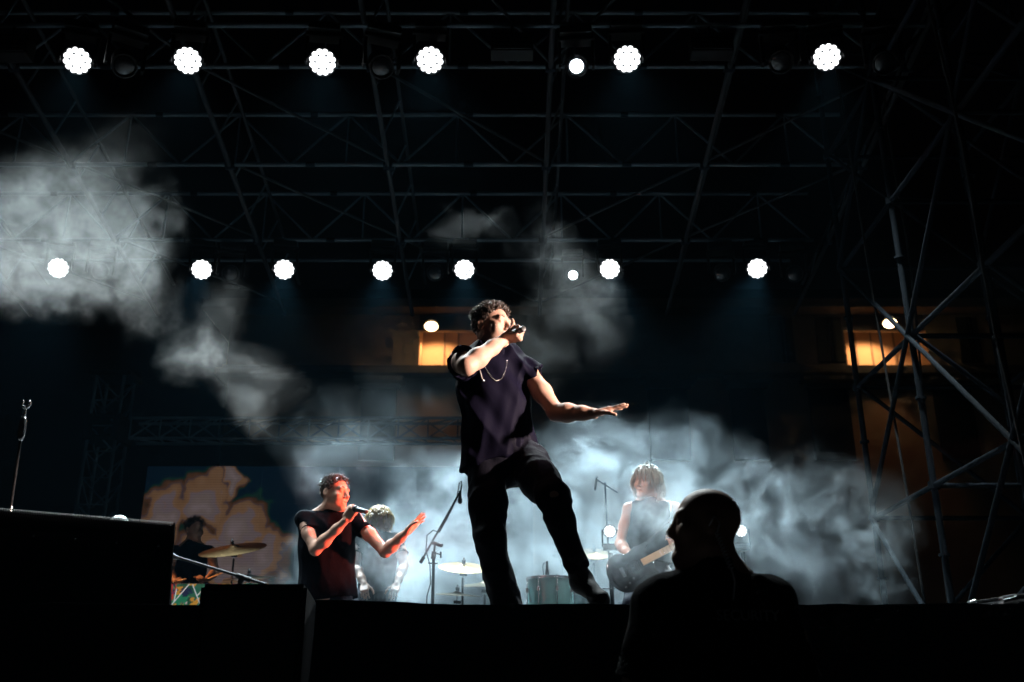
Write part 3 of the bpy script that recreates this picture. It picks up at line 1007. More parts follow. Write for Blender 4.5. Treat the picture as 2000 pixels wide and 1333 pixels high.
class Sdf:
    def __init__(s, h):
        s.h = h
        s.ops = []

    def _add(s, fn, lo, hi, k, mode):
        s.ops.append((fn, _v(lo), _v(hi), k, mode))

    def cone(s, a, b, ra, rb, k=.02, mode='+', flat=None, q=1.0):
        a, b = _v(a), _v(b)
        ab = b - a
        L2 = max(ab.dot(ab), 1e-9)
        fv = None if flat is None else _v(flat) / np.linalg.norm(_v(flat))

        def fn(X, Y, Z):
            px, py, pz = X - a[0], Y - a[1], Z - a[2]
            t = np.clip((px * ab[0] + py * ab[1] + pz * ab[2]) / L2, 0, 1)
            dx, dy, dz = px - t * ab[0], py - t * ab[1], pz - t * ab[2]
            if fv is not None:
                w = (dx * fv[0] + dy * fv[1] + dz * fv[2]) * (1 / q - 1)
                dx, dy, dz = dx + w * fv[0], dy + w * fv[1], dz + w * fv[2]
            d = np.sqrt(dx * dx + dy * dy + dz * dz) - (ra + (rb - ra) * t)
            return d * (q if fv is not None else 1.0) if q < .6 else d
        R = max(ra, rb)
        s._add(fn, np.minimum(a, b) - R, np.maximum(a, b) + R, k, mode)
        return s

    def chain(s, pts, rs, k=.02, **kw):
        for i in range(len(pts) - 1):
            s.cone(pts[i], pts[i + 1], rs[i], rs[i + 1], k, **kw)
        return s

    def ell(s, c, r, fr=None, k=.02, mode='+'):
        c, r = _v(c), _v(r)
        fr = np.eye(3) if fr is None else fr

        def fn(X, Y, Z):
            px, py, pz = X - c[0], Y - c[1], Z - c[2]
            k0 = k1 = 0
            for i in range(3):
                e = (px * fr[i, 0] + py * fr[i, 1] + pz * fr[i, 2])
                k0 = k0 + (e / r[i]) ** 2
                k1 = k1 + (e / (r[i] * r[i])) ** 2
            k0 = np.sqrt(k0); k1 = np.sqrt(k1) + 1e-9
            return k0 * (k0 - 1) / k1
        ext = np.sqrt(((fr * r[:, None]) ** 2).sum(0))
        s._add(fn, c - ext, c + ext, k, mode)
        return s

    def rbox(s, c, half, fr, rad, k=.01, mode='+'):
        c, half = _v(c), _v(half)

        def fn(X, Y, Z):
            px, py, pz = X - c[0], Y - c[1], Z - c[2]
            o2 = 0; mx = None
            for i in range(3):
                e = np.abs(px * fr[i, 0] + py * fr[i, 1] + pz * fr[i, 2]) - (half[i] - rad)
                o2 = o2 + np.maximum(e, 0) ** 2
                mx = e if mx is None else np.maximum(mx, e)
            return np.sqrt(o2) + np.minimum(mx, 0) - rad
        ext = np.abs(fr.T) @ half
        s._add(fn, c - ext, c + ext, k, mode)
        return s

    def cut(s, p, n, reach, k=.004):
        """Remove what lies on the side of the plane (p, n) that n points to, within reach of p."""
        p, n = _v(p), _v(n) / np.linalg.norm(_v(n))

        def fn(X, Y, Z):
            return -((X - p[0]) * n[0] + (Y - p[1]) * n[1] + (Z - p[2]) * n[2])
        s._add(fn, p - reach, p + reach, k, '-')
        return s

    def merge(s, sub, k=.03):
        """Union with another field that keeps its own cuts."""
        plus = [o for o in sub.ops if o[4] == '+']
        lo = np.min([o[1] for o in plus], axis=0)
        hi = np.max([o[2] for o in plus], axis=0)

        def fn(X, Y, Z):
            ax = [X[:, 0, 0], Y[0, :, 0], Z[0, 0, :]]
            lo_ = np.array([a[0] for a in ax])
            return sub.field(lo_, ax, s.h)
        s._add(fn, lo, hi, k, '+')
        return s

    def mesh(s):
        h = s.h
        plus = [o for o in s.ops if o[4] == '+']
        lo = np.min([o[1] for o in plus], axis=0) - 3 * h
        hi = np.max([o[2] for o in plus], axis=0) + 3 * h
        n = np.ceil((hi - lo) / h).astype(int) + 1
        ax = [lo[i] + h * np.arange(n[i]) for i in range(3)]
        return surface_nets(s.field(lo, ax, h), lo, h)

    def field(s, lo, ax, h):
        n = np.array([len(a) for a in ax])
        F = np.full(n, .5, dtype=np.float32)
        for fn, a, b, k, mode in s.ops:
            pad = k + 3 * h
            i0 = np.clip(np.floor((a - pad - lo) / h).astype(int), 0, n - 1)
            i1 = np.clip(np.ceil((b + pad - lo) / h).astype(int) + 1, 1, n)
            if np.any(i1 <= i0): continue
            sl = tuple(slice(i0[i], i1[i]) for i in range(3))
            d = fn(ax[0][sl[0]][:, None, None], ax[1][sl[1]][None, :, None], ax[2][sl[2]][None, None, :]).astype(np.float32)
            A = F[sl]
            if mode == '+':
                hh = np.maximum(k - np.abs(A - d), 0) / k
                F[sl] = np.minimum(A, d) - hh * hh * k * .25
            else:
                d = -d
                hh = np.maximum(k - np.abs(A - d), 0) / k
                F[sl] = np.maximum(A, d) + hh * hh * k * .25
        return F


def surface_nets(F, lo, h):
    S = F < 0
    c = S.astype(np.int8)
    cnt = (c[:-1, :-1, :-1] + c[1:, :-1, :-1] + c[:-1, 1:, :-1] + c[:-1, :-1, 1:] + c[1:, 1:, :-1] + c[1:, :-1, 1:] + c[:-1, 1:, 1:] + c[1:, 1:, 1:])
    act = (cnt > 0) & (cnt < 8)
    idx = np.full(act.shape, -1, dtype=np.int64)
    ci = np.argwhere(act)
    idx[act] = np.arange(len(ci))
    pos = np.zeros((len(ci), 3))
    num = np.zeros(len(ci))
    cor = [(i, j, k) for i in (0, 1) for j in (0, 1) for k in (0, 1)]
    for o0 in cor:
        for axis in range(3):
            if o0[axis]: continue
            o1 = list(o0); o1[axis] = 1
            a = F[ci[:, 0] + o0[0], ci[:, 1] + o0[1], ci[:, 2] + o0[2]]
            b = F[ci[:, 0] + o1[0], ci[:, 1] + o1[1], ci[:, 2] + o1[2]]
            m = (a < 0) != (b < 0)
            t = np.where(m, a / np.where(m, a - b, 1), 0)
            p = np.tile(np.array(o0, float), (len(ci), 1))
            p[:, axis] += t
            pos += p * m[:, None]
            num += m
    verts = (ci + pos / num[:, None]) * h + lo
    quads = []
    for axis in range(3):
        sa = [slice(None)] * 3; sb = [slice(None)] * 3
        sa[axis] = slice(0, -1); sb[axis] = slice(1, None)
        ch = S[tuple(sa)] != S[tuple(sb)]
        e = np.argwhere(ch)
        o1, o2 = (axis + 1) % 3, (axis + 2) % 3
        e = e[(e[:, o1] > 0) & (e[:, o2] > 0) & (e[:, o1] < F.shape[o1] - 1) & (e[:, o2] < F.shape[o2] - 1)]
        cells = []
        for d1, d2 in ((-1, -1), (0, -1), (0, 0), (-1, 0)):
            q = e.copy(); q[:, o1] += d1; q[:, o2] += d2
            cells.append(idx[q[:, 0], q[:, 1], q[:, 2]])
        Q = np.stack(cells, 1)
        ins = S[e[:, 0], e[:, 1], e[:, 2]]
        Q[~ins] = Q[~ins][:, ::-1]
        quads.append(Q)
    return verts, np.concatenate(quads)


def folds(verts, quads, specs, seed=0.0):
    """Push vertices along their normals by stretched ridged noise: cloth creases along given directions."""
    n = np.zeros_like(verts)
    a = np.cross(verts[quads[:, 2]] - verts[quads[:, 0]], verts[quads[:, 3]] - verts[quads[:, 1]])
    for k in range(4):
        np.add.at(n, quads[:, k], a)
    n /= np.linalg.norm(n, axis=1)[:, None] + 1e-12
    disp = np.zeros(len(verts))
    for d, freq, amp, stretch in specs:
        d = _v(d) / np.linalg.norm(_v(d))
        q = verts - np.outer(verts @ d, d) * stretch
        q = q * freq + seed
        disp += np.array([amp * (1 - 2.2 * (abs(mnoise.noise((x, y, z))) ** 2 + .004) ** .5 + .15 * mnoise.noise((x * 2.1, y * 2.1, z * 2.1))) for x, y, z in q])
    return verts + n * (disp - disp.mean())[:, None]


def np_mesh(name, verts, quads, mat_, parent=None):
    me = bpy.data.meshes.new(name)
    me.from_pydata(verts.tolist(), [], quads.tolist())
    me.update()
    return link(name, me, mat_, parent, None, True)


def sdf_object(name, s, mat_, parent=None, fold=None, seed=0.0):
    v, q = s.mesh()
    if fold: v = folds(v, q, fold, seed)
    return np_mesh(name, v, q, mat_, parent)


# ------------------------------------------------------------------ anatomy
class Head:
    def __init__(s, c, F, U=(0, 0, 1), scale=1.0):
        s.c, s.fr, s.k = _v(c), frame(F=F, U=U), scale

    def p(s, l, f, u):
        return s.c + (s.fr[0] * l + s.fr[1] * f + s.fr[2] * u) * s.k

    def build(s, S, open_mouth=0.0, heavy=0.0, nose=(.113, -.030, .0125)):
        k, fr, p = s.k, s.fr, s.p
        S.ell(p(0, -.012, .035), np.array((.076, .098, .085)) * k, fr, .02)
        S.ell(p(0, .028, -.032), np.array((.061 + heavy * .4, .066, .082)) * k, fr, .03)
        for e in (-1, 1):
            S.cone(p(e * .05, -.008, -.062), p(e * .012, .070, -.103), (.020 + heavy) * k, .018 * k, .03)
            S.ell(p(e * .047, .058, -.022), np.array((.02, .024, .02)) * k, fr, .025)
        S.ell(p(0, .076, -.102), np.array((.022, .018, .016)) * k, fr, .02)
        S.cone(p(-.036, .078, .026), p(.036, .078, .026), .015 * k, .015 * k, .015)
        for e in (-1, 1):
            S.ell(p(e * .033, .103, .004), np.array((.018, .016, .011)) * k, fr, .014, '-')
            S.ell(p(e * .032, .0785, .003), np.array((.0125, .0125, .0115)) * k, fr, .003)
        S.cone(p(0, .088, .014), p(0, nose[0], nose[1]), .0095 * k, nose[2] * k, .012)
        for e in (-1, 1):
            S.ell(p(e * .0135, .098, -.036), np.array((.009, .012, .008)) * k, fr, .008)
        S.cone(p(-.018, .086, -.058), p(.018, .086, -.058), .0075 * k, .0075 * k, .006)
        S.cone(p(-.016, .084, -.072 - open_mouth), p(.016, .084, -.072 - open_mouth), .008 * k, .008 * k, .006)
        S.ell(p(0, .096, -.0645 - open_mouth * .5), np.array((.020, .018, .0028 + open_mouth * .5)) * k, fr, .004, '-')
        for e in (-1, 1):
            er = frame(F=fr[1] + fr[0] * e * -.35, U=fr[2] - fr[1] * .15)
            S.ell(p(e * .080, -.014, .0), np.array((.009, .019, .032)) * k, er, .008)
            S.ell(p(e * .089, -.008, .003), np.array((.007, .009, .017)) * k, er, .005, '-')


def hand(S, W, D, N, right=True, curl=((20, 25, 15),) * 4, spread=5.0, thumb=(45, 20, 10), k=1.0, kk=.004):
    D = _v(D) / np.linalg.norm(_v(D))
    N = _v(N); N = N - D * N.dot(D); N /= np.linalg.norm(N)
    Sd = np.cross(D, N) * (1 if right else -1)
    W = _v(W)
    fr = np.array([Sd, N, D])
    S.rbox(W + D * .052 * k, np.array((.040, .0145, .048)) * k, fr, .013 * k, .012)
    S.ell(W + (D * .03 + Sd * .024 + N * .009) * k, np.array((.020, .016, .032)) * k, fr, .012)
    for i, (off, base, ln, r) in enumerate(((.030, .094, .074, .0088), (.010, .098, .083, .0090), (-.010, .095, .077, .0086), (-.029, .086, .060, .0076))):
        sp = math.radians(spread * (1.5 - i) / 1.5)
        d0 = D * math.cos(sp) + Sd * math.sin(sp)
        p = W + (D * base + Sd * off) * k
        p_prev = W + (D * (base - .03) + Sd * off * .95) * k
        S.cone(p_prev, p, r * 1.05 * k, r * k, kk)
        ang = 0
        for j, (fr_, a) in enumerate(zip((.46, .30, .24), curl[i])):
            ang += math.radians(a)
            d = d0 * math.cos(ang) + N * math.sin(ang)
            q = p + d * ln * fr_ * k
            S.cone(p, q, r * (1 - .07 * j) * k, r * (1 - .07 * (j + 1)) * k, kk)
            p = q
    a0, a1, a2 = [math.radians(a) for a in thumb]
    p = W + (D * .022 + Sd * .028 + N * .006) * k
    ang = a0
    for j, (ln, r) in enumerate(((.045, .0125), (.033, .0108), (.027, .0096))):
        d = Sd * math.sin(ang) + D * math.cos(ang)
        d = d * math.cos(a2 * (j + 1)) + N * math.sin(a2 * (j + 1))
        q = p + d * ln * k
        S.cone(p, q, r * k, r * .92 * k, .006)
        p = q
        ang -= a1


def strands(bm, roots, step, n, width, fn):
    """Tapered three-sided strands; fn(i, p, dir, step) returns the next direction."""
    for i, (p, d) in enumerate(roots):
        pts = [Vector(p)]
        d = Vector(d).normalized()
        for k in range(n):
            d = fn(i, pts[-1], d, k).normalized()
            pts.append(pts[-1] + d * step)
        bm_sweep(bm, pts, [width * (1 - .75 * (j / n) ** 1.5) for j in range(n + 1)], 3)


def scalp_roots(H, count, r_, keep, grow=1.02):
    out = []
    while len(out) < count:
        d = Vector((r_.gauss(0, 1), r_.gauss(0, 1), r_.gauss(0, 1))).normalized()
        l, f, u = d.x * .076 * grow, -.012 + d.y * .098 * grow, .035 + d.z * .085 * grow
        if not keep(l, f, u): continue
        nrm = Vector(H.fr[0] * d.x / .076 + H.fr[1] * d.y / .098 + H.fr[2] * d.z / .085).normalized()
        out.append((Vector(H.p(l, f, u)), nrm))
    return out


def hairline(l, f, u, margin=0.0):
    return .78 * (f - .070) - .62 * (u - .078) < -margin


def short_hair(H, mat_, parent, seed, count=900, length=.035, wave=.9, lift=.012):
    r_ = random.Random(seed)
    s = Sdf(.007)
    k = H.k
    s.ell(H.p(0, -.014, .037), np.array((.0785, .101, .0875)) * k, H.fr, .01)
    s.cut(H.p(0, .066, .078), H.fr[1] * .78 - H.fr[2] * .62, .3, .006)
    s.cut(H.p(0, -.02, -.055), -H.fr[2], .3, .006)
    v, q = s.mesh()
    bm = bmesh.new()
    vs = [bm.verts.new(Vector(p) + Vector((mnoise.noise(p * 60), mnoise.noise(p * 60 + 9), mnoise.noise(p * 60 + 5))) * .006) for p in v]
    for f in q: bm.faces.new([vs[i] for i in f])
    roots = scalp_roots(H, count, r_, lambda l, f, u: hairline(l, f, u, .004) and u > -.055)
    up = Vector(H.fr[2])
    fw = Vector(H.fr[1])

    def nxt(i, p, d, kk):
        topness = max(0.0, (p - Vector(H.c)).dot(up) / .12)
        c = Vector((mnoise.noise(p * 38 + Vector((i * .13, 0, 0))), mnoise.noise(p * 38 + Vector((0, 7, i * .13))), mnoise.noise(p * 38 + Vector((3, i * .13, 0)))))
        return d * .55 + c * wave + fw * .15 * topness + up * .12
    L0 = [(p, n_) for p, n_ in roots]
    tops = [(p, n_) for p, n_ in L0 if (p - Vector(H.c)).dot(up) > .06]
    rest = [(p, n_) for p, n_ in L0 if (p - Vector(H.c)).dot(up) <= .06]
    strands(bm, tops, length * k / 4, 4, .0036 * k, nxt)
    strands(bm, rest, length * .28 * k / 3, 3, .0026 * k, nxt)
    o = from_bm('hair', bm, mat_, parent, True)
    return o


def long_hair(H, mat_, parent, seed, count=650, length=.24, width=.0045):
    r_ = random.Random(seed)
    up, fw, lf = (Vector(H.fr[i]) for i in (2, 1, 0))
    c = Vector(H.p(0, -.010, .020))
    roots = scalp_roots(H, count, r_, lambda l, f, u: hairline(l, f, u, -.004) and u > -.03)
    bm = bmesh.new()
    v, q = (Sdf(.008).ell(H.p(0, -.016, .037), np.array((.083, .106, .092)) * H.k, H.fr, .01).cut(H.p(0, .075, .07), H.fr[1] * .78 - H.fr[2] * .62, .3, .006)).mesh()
    vs = [bm.verts.new(p) for p in v]
    for f in q: bm.faces.new([vs[i] for i in f])

    def nxt(i, p, d, kk):
        w = Vector((mnoise.noise(p * 14 + Vector((i * .21, 0, 0))), mnoise.noise(p * 14 + Vector((0, 5, i * .21))), 0)) * .45
        g = Vector((0, 0, -1)) * (.35 + .14 * kk)
        out = (p - c)
        rr = ((out.dot(lf) / .092) ** 2 + (out.dot(fw) / .118) ** 2 + (out.dot(up) / .105) ** 2) ** .5
        push = out.normalized() * (1.6 if rr < 1.0 else (.25 if rr < 1.12 else -.1))
        return d * .75 + g + push * .5 + w * 1.1
    strands(bm, roots, length / 8 * H.k, 8, width, nxt)
    return from_bm('hair', bm, mat_, parent, True)


def brows(H, mat_, parent):
    for e in (-1, 1):
        sweep('eyebrow', [H.p(e * .016, .0925, .030), H.p(e * .032, .0915, .036), H.p(e * .050, .076, .030)], [.0035, .0048, .002], mat_, parent, 6)


# ------------------------------------------------------------------ skin and cloth
M_skin = mat('fair skin', (.52, .31, .23), .58, vary=.16, scale=22, bump=.08, bscale=140, **{'Specular IOR Level': .32})
M_skin2 = mat('tanned skin', (.42, .24, .17), .5, vary=.10, scale=30, bump=.08, bscale=160)
M_lip = mat('lip', (.40, .17, .14), .4)
M_hair_d = mat('dark brown hair', (.045, .028, .020), .42, vary=.5, scale=40)
M_hair_b = mat('dirty blond hair', (.36, .21, .055), .45, vary=.4, scale=30)
M_hair_g = mat('ash grey blond hair', (.40, .36, .31), .45, vary=.4, scale=30)
M_shirt = mat('washed black navy jersey', (.0036, .0031, .0105), .7, vary=.08, scale=7, bump=.06, bscale=60, **{'Specular IOR Level': .05})
M_tee = mat('black cotton', (.0014, .0018, .004), .9, vary=.3, bump=.3, bscale=30, **{'Specular IOR Level': .05})
M_trouser = mat('black twill', (.007, .007, .014), .75, vary=.3, bump=.35, bscale=40, **{'Specular IOR Level': .12})
M_boot = mat('black suede boot', (.009, .008, .012), .7, vary=.3, bump=.3, bscale=80)
M_sole = mat('boot sole rubber', (.015, .014, .014), .8)
M_polo = mat('black polo cloth', (.0025, .0025, .0035), .95, vary=.2, **{'Specular IOR Level': .06}, bump=.25, bscale=50)

# ------------------------------------------------------------------ the singer
def lerp3(a, b, t): return _v(a) + (_v(b) - _v(a)) * t


def arm(S, sh, el, wr, r=(.052, .044, .040, .038, .026), k=.03):
    """Upper arm with biceps, forearm with its belly near the elbow, tapering to the wrist."""
    sh, el, wr = _v(sh), _v(el), _v(wr)
    S.cone(sh, lerp3(sh, el, .5), r[0], r[1] * 1.08, k)
    S.cone(lerp3(sh, el, .5), el, r[1] * 1.08, r[2], k)
    m = lerp3(el, wr, .30)
    S.cone(el, m, r[2] * .98, r[3] * 1.14, k)
    S.cone(m, lerp3(el, wr, .7), r[3] * 1.14, r[3] * .84, k)
    S.cone(lerp3(el, wr, .7), wr, r[3] * .84, r[4], k)


def legs_skin(S, J):
    for e in 'RL':
        S.chain([J['hip' + e], J['knee' + e], J['ank' + e]], (.066, .044, .032), .03)
        S.cone(J['ank' + e], J['toe' + e], .038, .028, .02)


def on_surface(o, px, py, off=.003):
    """The point on o that the photo shows at px, py, lifted off the cloth a little."""
    o0 = Vector(cam.location)
    d = (at(px, py, 5.0) - o0).normalized()
    hit, loc, nrm, _ = o.ray_cast(o0, d)
    return loc - d * off if hit else at(px, py, 4.95)


def make_singer():
    J = dict(
        pelvis=at(985, 893, 5.12), hipR=at(952, 908, 5.10), hipL=at(1028, 896, 5.12),
        kneeR=at(957, 1052, 4.98), ankR=at(990, 1190, 5.12), toeR=at(1008, 1204, 4.98),
        kneeL=at(1080, 968, 4.80), ankL=at(1136, 1136, 4.96), toeL=at(1172, 1172, 4.86),
        chest=at(966, 768, 5.10), neck=at(966, 705, 5.12),
        shR=at(898, 703, 5.02), elR=at(911, 716, 4.74), wrR=at(983, 664, 4.86),
        shL=at(1032, 729, 5.14), elL=at(1086, 806, 5.02), wrL=at(1160, 808, 4.90))
    foot = Vector((J['pelvis'].x, 5.0, STAGE_Z))
    t = thing('person', foot, 'singer in a dark sleeveless top leaning on one leg with microphone at mouth', 'person')
    H = Head(at(961, 641, 5.08), (.80, -.58, .03), (-.05, .02, 1), 1.06)
    S = Sdf(.005)
    tf = frame(L=J['shL'] - J['shR'], U=J['chest'] - J['pelvis'])
    # torso inside the clothes
    S.cone(lerp3(J['chest'], J['neck'], .3), J['pelvis'], .155, .145, .03, flat=tf[1], q=.66)
    S.cone(J['shR'], J['shL'], .046, .042, .03)
    H.build(S)
    S.cone(H.p(0, -.022, -.045), J['neck'], .056, .064, .03)
    S.cone(H.p(0, -.03, -.07), lerp3(J['shR'], J['neck'], .4), .045, .045, .03)
    S.cone(H.p(0, -.03, -.07), lerp3(J['shL'], J['neck'], .4), .045, .045, .03)
    arm(S, J['shR'], J['elR'], J['wrR'], (.056, .050, .044, .043, .029))
    arm(S, J['shL'], J['elL'], J['wrL'], (.049, .047, .042, .041, .028))
    legs_skin(S, J)
    # fist round the microphone
    mic_a, mic_b = at(985, 661, 4.93), at(1023, 642, 4.76)
    md = _v(mic_b - mic_a); md /= np.linalg.norm(md)
    hand(S, lerp3(J['wrR'], J['elR'], -.02), (.84, -.42, .02), (-.15, .30, .9), True, ((58, 70, 45), (62, 75, 45), (66, 78, 45), (70, 80, 45)), 4, (18, 28, 34), .95)
    # open flat hand held out to the side
    hd = _v(at(1232, 789, 4.86) - at(1162, 807, 4.90))
    hand(S, J['wrL'], hd, (.1, .16, -1), False, ((-3, 1, 1), (0, 2, 1), (3, 3, 2), (6, 5, 3)), 4, (30, 8, 11), .98)
    body = sdf_object('body', S, M_skin, t)
    short_hair(H, M_hair_d, t, 5, 1300, .036, .8)
    brows(H, M_hair_d, t)

    # sleeveless top: wide dropped shoulders, loose body, hem hanging lower on one side
    S = Sdf(.0055)
    fw = tf[1]
    S.chain([at(964, 722, 5.11), at(963, 780, 5.09), at(970, 838, 5.09), at(978, 885, 5.12), at(972, 935, 5.12)], (.188, .196, .184, .196, .20), .03, flat=fw, q=.62)
    S.cone(at(915, 706, 5.06), at(1026, 722, 5.13), .058, .060, .05)
    S.cone(at(964, 726, 5.12), at(961, 712, 5.13), .080, .068, .03)
    S.cone(at(967, 708, 5.10), at(967, 676, 5.08), .062, .070, .004, '-')
    # the two openings, each a short tube of its own
    eR = lerp3(J['shR'], J['elR'], .60)
    dR = _v(J['elR'] - J['shR']); dR /= np.linalg.norm(dR)
    A = Sdf(.0055)
    A.cone(at(908, 703, 5.08), eR + dR * .03, .068, .086, .03)
    A.cut(eR, dR, .2, .006)
    A.cone(eR - dR * .06, eR + dR * .2, .074, .078, .004, '-')
    S.merge(A, .035)
    eL = _v(at(1053, 738, 5.13))
    A = Sdf(.0055)
    A.cone(at(1012, 720, 5.13), at(1051, 737, 5.13), .060, .068, .03)
    A.cut(eL, (.93, -.1, -.24), .2, .006)
    A.cone(eL - _v((.93, -.1, -.24)) * .03, eL + _v((.93, -.1, -.24)) * .12, .060, .060, .004, '-')
    S.merge(A, .035)
    h0, h1 = at(905, 926, 5.10), at(1064, 882, 5.10)
    hn = (h1 - h0).normalized().cross(Vector((0, 1, -.1)))
    if hn.z > 0: hn = -hn
    S.cut((h0 + h1) / 2, hn, .5, .008)
    fs = [((.62, 0, -.78), 7.5, .022, .86), ((0, 0, 1), 3.6, .010, .2), ((.25, 0, 1), 11.0, .010, .86)]
    sh = sdf_object('top', S, M_shirt, t, fs, 3.3)

    # trousers
    S = Sdf(.006)
    S.cone(J['pelvis'], at(988, 870, 5.12), .175, .168, .03, flat=fw, q=.68)
    S.chain([at(950, 912, 5.10), at(953, 985, 5.03), at(957, 1052, 4.99), at(971, 1120, 5.05), at(993, 1192, 5.12)], (.104, .094, .078, .074, .079), .03)
    S.chain([at(1030, 902, 5.10), at(1056, 940, 4.95), at(1080, 972, 4.83), at(1094, 1015, 4.86), at(1112, 1065, 4.90), at(1126, 1106, 4.94)], (.108, .098, .080, .066, .055, .059), .03)
    S.cut(at(995, 1200, 5.12), (.15, 0, -1), .14, .006)
    S.cut(at(1129, 1113, 4.94), at(1136, 1136, 4.96) - at(1112, 1065, 4.9), .10, .006)
    S.cone(at(1122, 1095, 4.93), at(1140, 1145, 4.96), .050, .050, .004, '-')
    sdf_object('trousers', S, M_trouser, t, [((.25, 0, -1), 11.0, .007, .8), ((1, .2, .5), 9.0, .009, .75), ((.9, 0, -.3), 16, .004, .7)], 8.1)
    # boots
    for a, toe, e in ((J['ankR'], J['toeR'], 'R'), (J['ankL'], J['toeL'], 'L')):
        a, toe = _v(a), _v(toe)
        S = Sdf(.006)
        up = _v(J['knee' + e]) - a; up /= np.linalg.norm(up)
        S.cone(a + up * .13, a, .052, .050, .03)
        S.cone(a, toe, .052, .040, .03)
        S.ell(toe, (.044, .044, .038), None, .03)
        heel = a - (toe - a) * .32 - up * .045
        S.cone(a, heel, .046, .034, .03)
        sdf_object('boot', S, M_boot, t, [((1, 0, .2), 18, .004, .6)], 1.1)
    # necklace and the loose in-ear cable
    pts = [on_surface(sh, x, y, .004) for x, y in ((941, 701), (950, 722), (960, 738), (970, 745), (980, 740), (987, 724), (991, 701))]
    fine = []
    for i in range(len(pts) - 1):
        for j in range(6): fine.append(pts[i].lerp(pts[i + 1], j / 6))
    bm = bmesh.new()
    for p in fine:
        bmesh.ops.create_icosphere(bm, subdivisions=1, radius=.0026, matrix=Matrix.Translation(p))
    from_bm('necklace', bm, M_chrome, t, True)
    M_wire = mat('clear ear cable', (.5, .45, .42), .4)
    ea = [on_surface(sh, x, y, .004) for x, y in ((937, 722), (939, 730), (941, 738), (944, 744))]
    ec = sweep('ear_cable', ea, .003, M_wire, t, 6)
    bm = bmesh.new()
    bmesh.ops.create_icosphere(bm, subdivisions=2, radius=.009, matrix=Matrix.Translation(ea[-1]))
    from_bm('earpiece', bm, M_chrome, ec, True)
    # microphone in the fist
    mt = thing('handheld_microphone', mic_b, 'black handheld microphone in the fist of the leaning singer', 'microphone')
    q = Vector(md).to_track_quat('Z', 'Y').to_matrix().to_4x4()
    mm = Matrix.Translation(mic_b) @ q
    lathe('handle', [(0, .002), (.013, .0), (.0155, -.006), (.016, -.03), (.020, -.16), (.0, -.16)], M_blackp, mt, 18, mm)
    lathe('grille', [(.020, -.16), (.027, -.168), (.027, -.19), (.022, -.212), (.0, -.222)], M_grille, mt, 18, mm)
    return H


make_singer()


